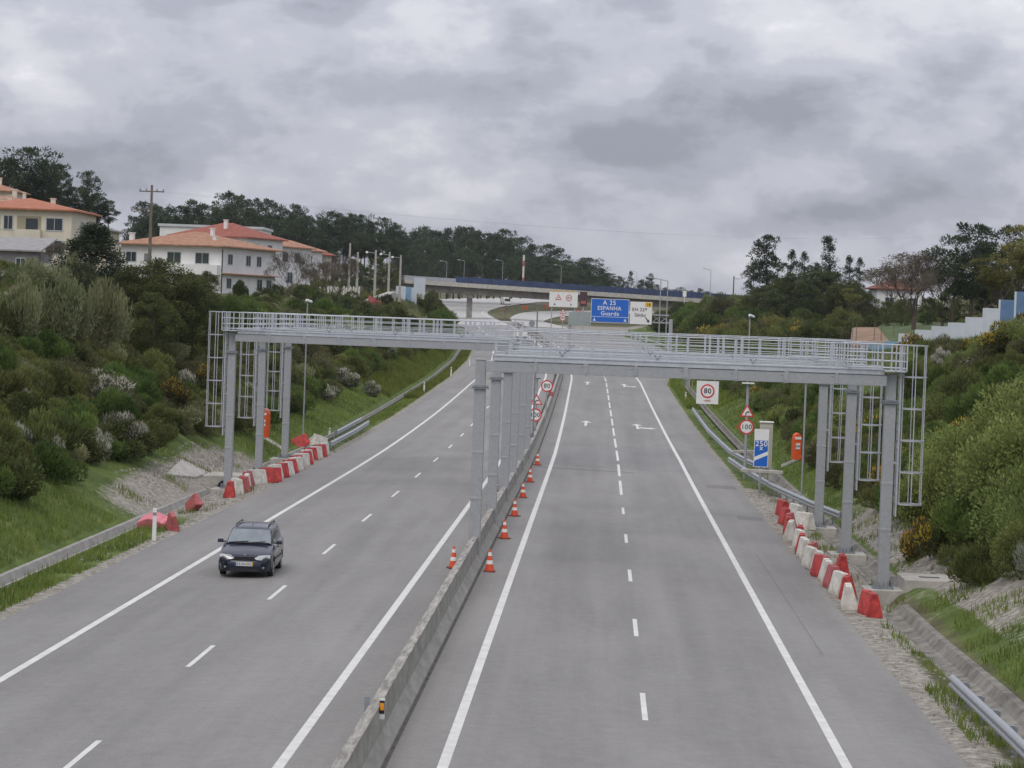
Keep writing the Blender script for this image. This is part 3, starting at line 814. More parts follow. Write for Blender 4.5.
# white hazard board with lamps, beyond
Yw = 420.0
def PW(px, py): return P(px, py, Yw)
c = PW(563.5, 299.5); zb = terr(c.x, Yw)
t = thing('warning_board', 'white warning board with five yellow lamps along its top', 'road sign', (c.x, Yw, zb))
cz = c.z-zb
mb = MB(); mb.box((0, 0, cz), (4.7, .12, 2.5)); mb.build('panel', white_p, t)
for xx in (-1.9, 1.9): 
    mb = MB(); mb.box((xx, .2, cz/2), (.16, .16, cz)); mb.build('post', galv, t)
for xx in np.linspace(-1.8, 1.8, 5):
    mb = MB(); mb.box((xx, -.05, cz+1.42), (.36, .2, .26)); mb.build('lamp', yellow_s, t)
triangle(t, -.85, cz+.25, .62, -.1); ringed(t, .9, cz+.3, .50, -.1, '80')
mb = MB(); mb.poly([(-1.6, -.07, cz-.95), (-1.3, -.07, cz-.95), (-1.45, -.07, cz-.6)]); mb.poly([(1.1, -.07, cz-.95), (1.4, -.07, cz-.95), (1.25, -.07, cz-.6)]); mb.build('lane_arrow', black, t)
# dark variable message panel
c = P(583.5, 299, 520); zb = terr(c.x, 520)
t = thing('message_panel', 'dark red electronic message panel beside the white warning board', 'road sign', (c.x, 520, zb)); cz = c.z-zb
mb = MB(); mb.box((0, 0, cz), (1.5, .3, 3.0)); mb.build('panel', brownsign, t); mb = MB(); mb.box((0, -.17, cz-.7), (1.0, .03, .6)); mb.build('red_display', red_fade, t)
mb = MB(); mb.box((0, .2, cz/2), (.3, .3, cz)); mb.build('post', galv, t)
# small red-rimmed signs on posts
def small_sign(px, pyt, Y, lab, kind='tri'):
    p = P(px, pyt, Y); zb = terr(p.x, Y); t = thing('road_sign', lab, 'road sign', (p.x, Y, zb)); h = p.z-zb
    mb = MB(); mb.tube((0, .05, -.3), (0, .05, h), .06, n=6); mb.build('post', galv, t)
    if kind == 'tri': triangle(t, 0, h, .62, 0)
    ringed(t, 0, h-1.05, .50, 0, '80')
small_sign(563, 312, 440, 'bend triangle above a round limit sign, below the white warning board')
small_sign(506, 307, 640, 'small red and white bend sign in front of the far lorry')

# orange bollards on the central island
for px, py, Y, lab in ((525, 306.5, 745, 'orange delineator pair on the brown island left of the warning board'), (546.5, 305, 770, 'orange delineator just left of the warning board'), (578.5, 307, 730, 'orange delineator just right of the warning board')):
    p = P(px, py, Y); zb = terr(p.x, Y); mb = MB()
    for d in (-.5, .5): mb.box((d, 0, .5), (.42, .3, 1.3), top=.8)
    o = mb.build('delineator', orange, loc=(p.x, Y, zb)); tag(o, lab, 'bollard', 'orange delineators on the island')

# ------------------------------------------------------------------ camera poles
def cam_pole(px, Y, ptop, lab, zb=None, r_=.05):
    p = P(px, ptop, Y); zb = terr(p.x, Y) if zb is None else zb; h = p.z-zb
    t = thing('camera_pole', lab, 'pole', (p.x, Y, zb))
    mb = MB(); mb.tube((0, 0, -.2), (0, 0, h), r_, r_*.8, n=8); mb.box((0, 0, .05), (.4, .4, .1)); mb.build('pole', galv, t)
    mb = MB(); mb.tube((-.05, -.25, h+.12), (.25, .1, h+.02), .085, n=8); mb.build('camera', white_p, t, smooth=False)
    mb = MB(); mb.box((-.02, -.05, h), (.16, .16, .10)); mb.build('mount', galv_dark, t)
cam_pole(307.5, 160, 302, 'thin pole with a white camera on the left bank behind the gantries')
cam_pole(750, 160, 317, 'thin pole with a white camera rising above the right gantry railings')
def plain_pole(px, Y, ptop, lab):
    p = P(px, ptop, Y); zb = terr(p.x, Y); t = thing('slim_pole', lab, 'pole', (p.x, Y, zb)); h = p.z-zb
    mb = MB(); mb.tube((0, 0, -.2), (0, 0, h), .05, n=8); mb.build('pole', galv, t); mb = MB(); mb.box((0, 0, h), (.14, .14, .06)); mb.build('cap', galv_dark, t)
plain_pole(806, 128, 384, 'slim bare pole standing beside the orange emergency phone on the right')

# ------------------------------------------------------------------ SOS phones
def sos(px, pyb, Y, lab, rz=0.0, h=1.75, w_=.52):
    p = P(px, pyb, Y); zb = p.z; t = thing('emergency_phone', lab, 'phone', (p.x, Y, zb), rz)
    mb = MB(); mb.extrude([(0, 0)], [(0, 0, 0)], False, False) if False else None
    pr = [(-w_/2, 0), (w_/2, 0), (w_/2, h-.3), (w_*.36, h-.1), (0, h), (-w_*.36, h-.1), (-w_/2, h-.3)]
    mb.extrude(pr, [(0, -.18, 0), (0, .18, 0)]); mb.build('pillar', orange, t, bevel=.02)
    mb = MB(); mb.box((0, -.195, h*.50), (w_*.55, .02, h*.22)); f = mb.build('call_panel', white_p, t)
    text('SOS', .13, (0, -.215, h*.50), black, t, bold=.004)
    mb = MB(); mb.box((0, -.195, h*.80), (w_*.8, .02, .13)); mb.build('white_band', white_p, t)
sos(265, 437.5, 141, 'orange rounded emergency phone pillar behind the left gantry posts', R(-25), 1.65, .42)
sos(796, 459.5, 132, 'orange emergency phone pillar on the right bank by the concrete steps', R(18), 1.4, .42)

# ------------------------------------------------------------------ guardrails
def guardrail(pts, label, posts=2.0, h=.75, side=1):
    """pts: (X,Y) list; corrugated beam on posts. The rail profile is swept along the line"""
    root = thing('guardrail', label, 'guardrail', (0, 0, 0))
    P3 = []
    for (a, b) in zip(pts, pts[1:]):
        n = max(1, int(math.hypot(b[0]-a[0], b[1]-a[1])/1.5))
        for i in range(n): P3.append((a[0]+(b[0]-a[0])*i/n, a[1]+(b[1]-a[1])*i/n))
    P3.append(pts[-1])
    prf = [(0, .16), (.05, .13), (.08, .09), (.08, .05), (.02, .01), (.02, -.01), (.08, -.05), (.08, -.09), (.05, -.13), (0, -.16), (-.02, -.16), (.03, -.09), (-.0, 0), (.03, .09), (-.02, .16)]
    mb = MB(); n = len(prf); rows_ = []
    for i, p in enumerate(P3):
        q0 = P3[max(i-1, 0)]; q1 = P3[min(i+1, len(P3)-1)]; d = Vector((q1[0]-q0[0], q1[1]-q0[1])).normalized(); nn = Vector((-d.y, d.x))*side
        hb = h if len(p) < 3 else p[2]
        z = roadz(p[0], p[1])-.12+h-.16
        rows_.append([(p[0]+nn.x*x, p[1]+nn.y*x, z+zz_) for x, zz_ in prf])
    for r_ in rows_: mb.v += r_
    for i in range(len(rows_)-1):
        for j in range(n): a = i*n+j; b_ = i*n+(j+1) % n; mb.f.append((a, b_, b_+n, a+n)); mb.m.append(0)
    mb.f.append(tuple(range(n))[::-1]); mb.m.append(0); k = (len(rows_)-1)*n; mb.f.append(tuple(range(k, k+n))); mb.m.append(0)
    mb.build('rail', galv, root)
    acc = 0.0; last = P3[0]; nxt = .4
    for p, q in zip(P3, P3[1:]):
        sgm = math.hypot(q[0]-p[0], q[1]-p[1])
        while nxt <= acc+sgm:
            t_ = (nxt-acc)/sgm; X = p[0]+(q[0]-p[0])*t_; Y = p[1]+(q[1]-p[1])*t_
            d = Vector((q[0]-p[0], q[1]-p[1])).normalized(); nn = Vector((-d.y, d.x))*side; zg = roadz(X, Y)-.12; rz = math.atan2(d.y, d.x)
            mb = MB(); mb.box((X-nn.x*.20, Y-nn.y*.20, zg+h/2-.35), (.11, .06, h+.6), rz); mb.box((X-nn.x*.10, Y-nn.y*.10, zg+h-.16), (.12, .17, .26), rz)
            mb.build('post', galv_dark, root); nxt += posts
        acc += sgm
    return root
def mk(*pp): return [(G(a, b).x, G(a, b).y) for a, b in pp]
guardrail([(8.35, 42), (8.3, 50), (8.2, 57.4)], 'short galvanised guardrail at the bottom right corner by the drainage channel', side=1, h=.72)
guardrail([(10.3, 107), (9.6, 113), (8.6, 125), (7.9, 139), (7.6, 147)], 'long curved galvanised guardrail passing the blue 250 board on the right verge', side=1)
guardrail([(9.2, 139), (8.6, 146), (8.1, 155), (7.8, 180), (7.85, 214)], 'farther galvanised guardrail behind the 100 limit sign on the right verge', side=1)
guardrail([(-15.6, 147), (-15.7, 162), (-15.9, 174)], 'galvanised guardrail beyond the left row of red and white blocks', side=-1)
guardrail([(-16.6, 160), (-16.8, 178)], 'second shorter dark guardrail on the left verge behind the first', side=-1)
def edge_rail(y0, y1, fx, off): return [(fx(Y)+off, Y) for Y in np.arange(y0, y1, 12.0)]
guardrail(edge_rail(400, 560, eR, .8), 'distant guardrail curving along the right edge of the exit bend', 8.0, side=1)
guardrail(edge_rail(430, 556, eL, -.8), 'distant dark guardrail along the left edge under the bridge approach', 8.0, side=-1)

# ------------------------------------------------------------------ traffic cones
def make_cone():
    t = thing('traffic_cone', 'x', 'cone'); H = .70
    mb = MB(); mb.box((0, 0, .02), (.38, .38, .04), top=.95); mb.build('base', mat('cone_base', (.20, .05, .03), .8), t, bevel=.008)
    def rr(z): return .13*(1-z/H)+.028
    mb = MB(); mb.lathe([(rr(.04), .04), (rr(.70), .70)]); mb.build('cone_body', cone_r, t)
    for z0_, z1_ in ((.24, .36), (.50, .61)):
        mb = MB(); mb.lathe([(rr(z0_)+.004, z0_), (rr(z1_)+.004, z1_)]); mb.build('white_band', cone_w, t)
    return t
cone0 = make_cone(); used = False
ords = ['nearest', 'second nearest', 'third', 'fourth', 'fifth', 'sixth']
cl_ = [((486.5, 571.5), 0), ((500.5, 538.5), 0), ((511, 516), 0), ((519.5, 497.5), 0), ((527.3, 482), 0), ((533.5, 465), 0)]
for i, ((px, py), _) in enumerate(cl_):
    g = G(px, py); lab = ['red and white cone right of the median barrier, nearest of the row', 'red and white cone right of the barrier, next after the nearest', 'third cone counted from the near end, right of the median barrier',
        'fourth cone from the near end, beside the farther gantry posts', 'fifth cone from the near end, right of the barrier', 'farthest cone of the row right of the median barrier'][i]
    o = cone0 if not used else copy_tree(cone0); used = True
    o.location = (max(g.x, -3.28), g.y, roadz(max(g.x, -3.28), g.y)+.004); o.rotation_euler = (0, 0, .5*i); o['label'] = lab; o['group'] = 'traffic cones along the median'
for X, Y, lab in ((-4.45, 80.0, 'cone standing left of the median barrier beside the nearest gantry post'), (-4.42, 96, 'cone on the left side of the barrier, half hidden behind it'), (-4.42, 107, 'farther cone on the left side of the barrier behind the gantry posts')):
    o = copy_tree(cone0); o.location = (X, Y, roadz(X, Y)+.006); o.rotation_euler = (0, 0, .3); o['label'] = lab; o['group'] = 'traffic cones along the median'

# delineators on the barrier
def barrier_refl(X, Y, z, lab, back):
    t = thing('barrier_reflector', lab, 'reflector', (X, Y, z), 0, 'reflectors on the median barrier')
    mb = MB(); mb.box((0, 0, .0), (.10, .03, .38)); mb.build('plate', white_p if not back else sign_back, t)
    if not back:
        mb = MB(); mb.box((0, -.02, .03), (.095, .008, .24)); mb.build('black_field', black, t)
        mb = MB(); mb.box((0, -.028, .04), (.075, .008, .13)); mb.build('amber_reflector', amber, t)
barrier_refl(-3.755, 45.8, .80, 'white post with amber reflector on the right face of the median barrier', False)
barrier_refl(-4.03, 45.8, .82, 'grey reflector plate on the left face of the median barrier', True)
barrier_refl(-4.14, 105, .85, 'yellow-topped reflector on the barrier among the gantry posts', False)

# ------------------------------------------------------------------ plastic barrier blocks
def make_block(m, L_=1.15):
    mb = MB(); pr = [(-.26, 0), (.26, 0), (.25, .14), (.10, .78), (-.10, .78), (-.25, .14)]
    mb.extrude(pr, [(0, -L_/2, 0), (0, L_/2, 0)])
    # ribs on both faces, and a filler cap
    for y in (-L_*.3, 0, L_*.3):
        for s in (-1, 1):
            mb.extrude([(s*.265, .05), (s*.262, .16), (s*.13, .70), (s*.10, .70), (s*.23, .10)], [(0, y-.06, 0), (0, y+.06, 0)])
    mb.tube((0, 0, .77), (0, 0, .81), .06, n=10)
    me = mb.build('barrier_block', m, bevel=.025); return me
blk = {'r': make_block(red_pl), 'd': make_block(red_fade), 'w': make_block(white_pl)}
first = {k: True for k in blk}
def block(kind, X, Y, rz, lab, group, rx=0.0, dz=0.0, s=.92):
    o = blk[kind] if first[kind] else blk[kind].copy()
    if first[kind]: first[kind] = False
    else: C.objects.link(o)
    rz += rng.uniform(-.17, .17); X += rng.uniform(-.12, .12)
    o.location = (X, Y, terr(X, Y)+dz-.01); o.rotation_euler = (rx+rng.uniform(-.03, .03), rng.uniform(-.08, .08), rz); o.scale = (s, s, s); tag(o, lab, 'barrier block', group)
    return o
gR = 'red and white plastic blocks on the right verge'; gL = 'red and white plastic blocks on the left verge'
rw = {'r': 'red', 'd': 'faded dark red', 'w': 'white'}
nr = ['near end', 'second', 'third', 'fourth', 'fifth', 'sixth', 'seventh', 'eighth', 'ninth', 'tenth', 'eleventh', 'twelfth', 'thirteenth', 'fourteenth', 'fifteenth', 'sixteenth', 'seventeenth', 'eighteenth', 'nineteenth', 'twentieth', 'twenty-first', 'twenty-second']
rowR = [('w', 851, 610, 8), ('r', 846, 600, -8), ('w', 840.5, 596, 4), ('d', 835, 589, 2), ('w', 828, 582.5, -4), ('r', 824.5, 578, 6), ('w', 818.5, 573, 5), ('w', 815, 569, 2), ('d', 811.5, 563.5, -8), ('w', 808, 559, 3), ('r', 804.5, 554, 8), ('w', 800.5, 549.5, -3), ('r', 797, 544.5, 4), ('w', 794, 540, 0), ('r', 791.5, 535.5, 6), ('d', 789, 531, -4), ('r', 787.5, 526, 3)]
for i, (k, px, py, a) in enumerate(rowR):
    g = G(px, py); block(k, g.x, g.y+.5, R(a*.5), '%s plastic block in the right row, %s' % (rw[k], 'nearest the camera' if i == 0 else nr[i]+' from the near end'), gR)
for k, px, py, a, lab in (('r', 875.5, 618, 3, 'red plastic block standing alone in front of the nearest right gantry footing'), ('r', 846, 577, 6, 'red plastic block set askew behind the right row by the middle footing'),
                          ('w', 803, 530, 30, 'white plastic block turned outwards at the far end of the right row'), ('w', 794, 521, 22, 'white plastic block at the far end, behind the turned one'), ('r', 785, 517, 12, 'farthest red plastic block of the right row')):
    g = G(px, py); block(k, g.x, g.y+.5, R(a), lab, gR)
rowL = [('r', 228, 498, 12), ('w', 234, 495, 20), ('d', 239.5, 492.5, 14), ('w', 244, 490, 10), ('d', 248.5, 487, -10), ('w', 257, 485, -42), ('r', 267, 483, -50), ('w', 275.5, 479.5, -20), ('r', 281, 478, -12), ('w', 284.5, 476.5, -15), ('r', 289, 474, -20), ('w', 293, 471.5, -20), ('r', 296.5, 469.5, -25), ('w', 299.5, 467, -25),
        ('r', 303, 465, -25), ('w', 306, 463, -25), ('r', 309.5, 461, -25), ('w', 313, 459.5, -20), ('r', 317, 457.5, -20), ('w', 321.5, 455.5, -18)]
for i, (k, px, py, a) in enumerate(rowL):
    g = G(px, py); block(k, g.x, g.y+.5, R(a), '%s plastic block in the left row, %s' % (rw[k], 'nearest the camera' if i == 0 else nr[i]+' from the near end'), gL)
g = G(303, 450); block('r', g.x, g.y, R(-60), 'red plastic block tipped over behind the far end of the left row', gL, R(25), .12)
for px, py, a, lab in ((310, 449, 30, 'white plastic block leaning in the pile by the left guardrail'), (317, 448, -50, 'white plastic block behind the left row beside the guardrail end')):
    g = G(px, py); block('w', g.x, g.y, R(a), lab, gL, R(-15), .05)
g = G(171, 530); block('d', g.x, g.y, R(20), 'dark red plastic block standing at the end of the fallen pink one', gL, R(8), .0, .8)
g = G(194, 511); block('d', g.x, g.y, R(35), 'faded red plastic block tipped over on the left verge', gL, R(-38), .05, .72)
g = G(150, 528)
mb = MB(); mb.extrude([(-.55, .0), (.55, 0), (.50, .18), (.1, .32), (-.1, .32), (-.5, .18)], [(0, -.25, 0), (0, .25, 0)])
o = mb.build('fallen_block', pink_pl, bevel=.03, loc=(g.x+.1, g.y+.3, g.z+.08)); o.rotation_euler = (R(20), 0, R(-14)); o.scale = (1.1, 1.3, 1.3); tag(o, 'faded pink plastic block lying flat on the left verge by the marker post', 'barrier block', gL)

# marker posts
def marker(px, pyb, pyt, lab, wpx=1.0, Y=None, m=white_p):
    g = G(px, pyb); h = max(.6, P(px, pyt, g.y).z-g.z); w_ = .12*wpx
    t = thing('marker_post', lab, 'marker post', g, 0, 'marker posts along the verges')
    mb = MB(); mb.box((0, 0, h/2-.05), (w_, .05, h+.1), top=.9); mb.build('post', m, t, bevel=.01)
    mb = MB(); mb.box((0, -.03, h*.82), (w_*.92, .012, .10)); mb.build('reflector', sign_back, t)
marker(154, 540, 508, 'whitish grey marker post in front of the fallen pink block', 1.25)
for px, a, b, lab in ((424, 393, 382, 'white marker post on the left verge, nearest beyond the gantries'), (451, 376, 367, 'white marker post on the left verge, second beyond the gantries'), (469.5, 366.5, 357, 'white marker post on the left verge beside the top of the median post'),
                      (317, 448, 439, 'white marker post behind the left row of blocks'), (329.5, 437, 428, 'white marker post beside the left guardrail')): marker(px, a, b, lab, 1.2)
marker(685.5, 400, 392, 'white marker post on the grass left of the square 80 sign', 1.3)

# ------------------------------------------------------------------ culvert structures
mb = MB()
t = thing('culvert_headwall', 'concrete culvert slab with slots spanning the ditch behind the nearest right gantry post', 'culvert', (0, 0, 0))
X0, Y0 = 11.2, 82.2
zt = .10
mb.box((X0, Y0, zt-.35), (2.5, 2.3, .7)); mb.build('slab', conc_pale, t, bevel=.03)
for dx in (-.35, .65): mb = MB(); mb.box((X0+dx, Y0-.1, zt+.004), (.65, .30, .012)); mb.build('slot', mat('dark_slot', (.05, .045, .04), .9), t)
mb = MB(); mb.box((X0+1.42, Y0+.2, zt+.10), (.30, 2.6, .55)); mb.build('wing_wall', conc_pale, t, bevel=.02)
mb = MB(); mb.tube((10.2, 80.8, -.55), (10.2, 81.5, -.55), .30, n=16); mb.build('pipe_mouth', black, t)
t = thing('culvert_headwall', 'flat concrete slab bridging the left ditch beside the nearest left gantry post', 'culvert', (0, 0, 0))
g = G(196, 483); mb = MB(); mb.box((-18.3, 121.5, -.30), (3.2, 2.8, .5)); mb.build('slab', conc_pale, t, bevel=.03)
mb = MB(); mb.tube((-17.75, 119.8, -.55), (-17.75, 120.5, -.55), .3, n=16); mb.build('pipe_mouth', black, t)
# sloping concrete apron
g0, g1, g2, g3 = [G(*q) for q in ((166, 476), (196, 479), (208, 474), (182, 461))]
mb = MB(); up = Vector((0, 0, .10)); q = [g0+up, g1+up, g2+up, g3+up]; mb.poly(q); mb.poly([v-Vector((0, 0, .25)) for v in reversed(q)])
for i in range(4): a, b = q[i], q[(i+1) % 4]; mb.quad(a, a-Vector((0, 0, .25)), b-Vector((0, 0, .25)), b)
tag(mb.build('concrete_apron', conc_pale), 'pale sloping concrete apron on the gravel bank left of the gantry', 'apron')
# right phone platform and steps
def slab_line(p0, p1, w_, h, m, name, lab, cat='wall', dz=0.0):
    a, b = Vector(p0), Vector(p1); d = (b-a); L_ = math.hypot(d.x, d.y); rz = math.atan2(d.y, d.x)
    mb = MB(); k = 0; nrm = Vector((-d.y, d.x, 0)).normalized()*w_/2
    A = [a-nrm, a+nrm, b+nrm, b-nrm]; lo = [v+Vector((0, 0, dz-h)) for v in A]; hi = [v+Vector((0, 0, dz)) for v in A]
    mb.poly(hi[::-1]); mb.poly(lo)
    for i in range(4): mb.quad(lo[i], lo[(i+1) % 4], hi[(i+1) % 4], hi[i])
    o = mb.build(name, m, bevel=.02); bm_fix(o); return tag(o, lab, cat)
def bm_fix(o):
    import bmesh
    bm = bmesh.new(); bm.from_mesh(o.data); bmesh.ops.remove_doubles(bm, verts=bm.verts, dist=1e-4); bmesh.ops.recalc_face_normals(bm, faces=bm.faces); bm.to_mesh(o.data); bm.free()
slab_line(G(784, 466.5)+Vector((0, 0, .12)), G(817, 452)+Vector((0, 0, .12)), .55, .22, conc_pale, 'concrete_walkway', 'pale concrete walkway climbing the bank to the orange phone on the right', 'walkway')
slab_line(P(741, 468.5, 126), P(783, 471, 126), .35, .16, conc_pale, 'concrete_beam', 'low concrete cross beam in the ditch behind the blue 250 board', 'beam')
slab_line(P(733, 450, 140), P(762, 450.5, 140), .35, .16, conc_pale, 'concrete_beam', 'farther low concrete cross beam behind the 100 limit sign', 'beam')
slab_line(G(262, 437)+Vector((0, 0, .10)), G(284, 451)+Vector((0, 0, .12)), .6, .3, conc, 'concrete_walkway', 'concrete walkway leading down from the orange phone on the left', 'walkway')

# ------------------------------------------------------------------ the car
import bmesh
def loft(name, rings, m, parent, smooth=True, ang=32):
    mb = MB(); n = len(rings[0])
    for r_ in rings: mb.v += r_
    for i in range(len(rings)-1):
        for j in range(n): a = i*n+j; b = i*n+(j+1) % n; mb.f.append((a, b, b+n, a+n)); mb.m.append(0)
    mb.f.append(tuple(range(n))[::-1]); mb.m.append(0); k = (len(rings)-1)*n; mb.f.append(tuple(range(k, k+n))); mb.m.append(0)
    o = mb.build(name, m, parent, smooth=smooth); bm_fix(o); o.data.set_sharp_from_angle(angle=R(ang)); return o
carpaint = mat('dark_blue_paint', (.012, .016, .034), .28, .25, .1, 2); carpaint.node_tree.nodes['Principled BSDF'].inputs['Coat Weight'].default_value = .5
carglass = mat('car_glass', (.19, .22, .235), .10, .0, .15, 2, spec=.9)
chrome = mat('headlamp_glass', (.80, .81, .80), .2, .0, .1, 8)
trim = mat('dark_trim', (.022, .022, .025), .55)
alloy = mat('alloy_rim', (.32, .33, .34), .4, .6)
plate_w = mat('plate_white', (.62, .63, .62), .5); plate_b = mat('plate_blue', (.03, .10, .45), .5)
def car():
    g = (-10.56, 76.0); zr = roadz(*g)
    t = thing('estate_car', 'dark blue estate car with roof rails driving towards the camera on the left carriageway', 'car', (g[0], g[1], zr), R(1.5))
    st = [(.00, .60, .30, .50, .58), (.04, .70, .24, .56, .645), (.14, .765, .20, .62, .70), (.36, .80, .19, .70, .775), (.62, .812, .19, .75, .83), (.95, .817, .19, .81, .885), (1.22, .818, .19, .865, .94), (1.5, .82, .19, .90, .965),
          (2.2, .823, .19, .915, .98), (3.0, .82, .19, .93, .99), (3.7, .808, .19, .935, .99), (3.98, .785, .22, .93, .985), (4.10, .74, .30, .90, .95), (4.14, .66, .38, .84, .88)]
    rings = []
    for (y, w_, zb, zbelt, zt) in st:
        half = [(.80*w_, zb), (.95*w_, zb+.03), (w_, zb+.16), (w_*1.005, zb+(zbelt-zb)*.62), (w_*.985, zbelt), (w_*.90, zt-.02), (w_*.55, zt+.012), (0, zt+.022)]
        r_ = half+[(-x, z) for x, z in reversed(half[:-1])]
        rings.append([(x, y, z) for x, z in r_])
    body = loft('body', rings, carpaint, t)
    cuts = []
    for yy in (.78, 3.20):
        mb = MB(); mb.tube((-1.2, yy, .30), (1.2, yy, .30), .345, n=28); c = mb.build('cutter', trim, t); cuts.append(c)
        md = body.modifiers.new('arch', 'BOOLEAN'); md.object = c; md.operation = 'DIFFERENCE'; md.solver = 'EXACT'
    dg = bpy.context.evaluated_depsgraph_get(); me = bpy.data.meshes.new_from_object(body.evaluated_get(dg)); body.modifiers.clear(); body.data = me
    for c in cuts: bpy.data.objects.remove(c)
    mb = MB(); mb.box((0, 2.05, .36), (1.18, 3.7, .30)); mb.build('underbody', trim, t)
    # cabin
    cs = [(1.16, .70, .93, .93), (1.42, .715, .92, 1.13), (1.72, .72, .91, 1.345), (1.95, .725, .91, 1.405), (2.6, .73, .91, 1.43), (3.3, .725, .91, 1.425), (3.85, .71, .91, 1.39), (3.98, .70, .92, 1.30), (4.08, .69, .92, .96)]
    rings = []
    for (y, w_, zb, zt) in cs:
        k = (zt-.9)/.53; wt = w_-.155*k
        half = [(w_, zb), (w_-.045*k, zb+(zt-zb)*.45), (wt+.012, zb+(zt-zb)*.90), (wt-.05, zt-.008), (wt*.5, zt+.012*k), (0, zt+.018*k)]
        r_ = half+[(-x, z) for x, z in reversed(half[:-1])]; rings.append([(x, y, z) for x, z in r_])
    loft('cabin', rings, carpaint, t, ang=40)
    # windscreen, sitting just proud of the cabin
    def lerp(a, b, t_): return a+(b-a)*t_
    mb = MB()
    def wsrow(y, z, hw): return [(-hw, y+.035, z), (-hw*.6, y-.002, z+.004), (0, y-.012, z+.006), (hw*.6, y-.002, z+.004), (hw, y+.035, z)]
    ra = [wsrow(1.145, .965, .665), wsrow(1.38, 1.135, .635), wsrow(1.665, 1.345, .565)]
    for a, b in zip(ra, ra[1:]):
        for i in range(4): mb.quad(a[i], a[i+1], b[i+1], b[i])
    o = mb.build('windscreen', carglass, t, smooth=True); bm_fix(o)
    mb = MB(); mb.tube((-.60, 1.10, .975), (.62, 1.10, .975), .022, n=6); mb.build('cowl', trim, t)
    for a, b in (((-.52, 1.11, .985), (-.02, 1.15, 1.02)), ((.02, 1.11, .985), (.50, 1.15, 1.02))):
        mb = MB(); mb.tube(a, b, .016, n=6); mb.build('wiper', trim, t)
    for s in (-1, 1):
        for (ya, yb, yc, yd) in ((1.50, 2.22, 2.22, 1.86), (2.32, 3.02, 3.02, 2.32), (3.12, 3.86, 3.76, 3.12)):
            def sx(y, z):
                k = min(1, (z-.9)/.5); return s*(.730-.150*k+.012)
            mb = MB(); q = [(sx(ya, .975), ya, .975), (sx(yb, .975), yb, .975), (sx(yc, 1.33), yc, 1.33), (sx(yd, 1.33), yd, 1.33)]
            mb.poly(q if s < 0 else q[::-1]); mb.build('side_window', carglass, t)
        # headlight
        mb = MB(); pr = [(.31, .60), (.42, .565), (.70, .555), (.762, .59), (.765, .69), (.68, .705), (.42, .685)]
        k = len(mb.v)
        def fy(x): return -.012 + (.20*max(0, (x-.45)/.31)**1.8)
        fr = [(s*x, fy(x)-.045, z) for x, z in pr]; bk = [(s*x, fy(x)+.08, z) for x, z in pr]
        mb.poly(fr if s > 0 else fr[::-1]); 
        for i in range(7): j = (i+1) % 7; q = (fr[i], bk[i], bk[j], fr[j]); mb.quad(*(q if s > 0 else q[::-1]))
        mb.build('headlight', chrome, t)
        mb = MB(); mb.tube((s*.58, .02, .33), (s*.58, -.005, .33), .035, n=12); mb.build('fog_light', alloy, t)
        mb = MB(); mb.box((s*.90, 1.36, 1.0), (.19, .09, .12), top=.85); mi = mb.build('mirror', carpaint, t, bevel=.02)
        mb = MB(); mb.box((s*.79, 1.38, .97), (.10, .05, .04)); mb.build('mirror_arm', trim, mi)
        mb = MB(); pts = [(s*.50, 1.98, 1.425), (s*.50, 2.10, 1.475), (s*.50, 3.55, 1.475), (s*.50, 3.70, 1.425)]; mb.path(pts, .020, 8); mb.build('roof_rail', trim, t)
        mb = MB(); mb.box((s*.826, 2.0, .52), (.02, 1.55, .06)); mb.build('door_strip', trim, t)
        for yy in (1.98, 3.02): mb = MB(); mb.box((s*.830, yy, .82), (.018, .14, .03)); mb.build('door_handle', trim, t)
        for yy in (.78, 3.20):
            tw = thing('wheel', None, None, (s*.72, yy, .29)); tw.parent = t
            mb = MB(); mb.tube((-.085, 0, 0), (.085, 0, 0), .285, n=26); mb.build('tyre', dark, tw, bevel=.02)
            mb = MB(); mb.tube((s*.08, 0, 0), (s*.092, 0, 0), .19, n=20); mb.tube((s*.092, 0, 0), (s*.10, 0, 0), .06, n=12); mb.build('rim', alloy, tw)
    mb = MB(); mb.box((0, .0, .60), (.64, .06, .10), top=.96); gr = mb.build('grille', black, t)
    mb = MB(); mb.box((0, -.035, .60), (.60, .012, .012)); mb.box((0, -.035, .625), (.60, .012, .010)); mb.build('grille_bar', trim, gr)
    mb = MB(); mb.tube((0, -.005, .672), (0, .03, .684), .045, n=16); mb.build('emblem', alloy, t)
    mb = MB(); pr = [(-.012, .20), (-.05, .30), (-.05, .45), (-.015, .52)]
    rows_ = []
    for x in np.linspace(-.80, .80, 17):
        yo = .26*(abs(x)/.80)**4; rows_.append([(x, yy+yo, z) for yy, z in pr])
    for a, b in zip(rows_, rows_[1:]):
        for i in range(3): mb.quad(a[i], a[i+1], b[i+1], b[i])
    bpz = mb.build('bumper', carpaint, t, smooth=True); bm_fix(bpz)
    mb = MB(); mb.box((0, -.04, .255), (.86, .03, .09)); mb.build('lower_intake', black, t)
    mb = MB(); mb.box((0, -.066, .435), (.54, .02, .115)); pl = mb.build('number_plate', plate_w, t)
    mb = MB(); mb.box((-.25, -.079, .435), (.04, .006, .11)); mb.build('plate_blue_band', plate_b, pl); mb = MB(); mb.box((.25, -.079, .435), (.04, .006, .11)); mb.build('plate_yellow_band', yellow_s, pl)
    text('54-76-OU', .095, (0, -.080, .435), black, pl, depth=.002)
    mb = MB(); mb.tube((0, 1.98, 1.42), (0, 2.06, 1.52), .008, n=5); mb.build('aerial', trim, t)
    mb = MB(); mb.box((.10, 1.29, 1.12), (.14, .02, .10)); mb.build('window_sticker', white_p, t) if False else None
car()

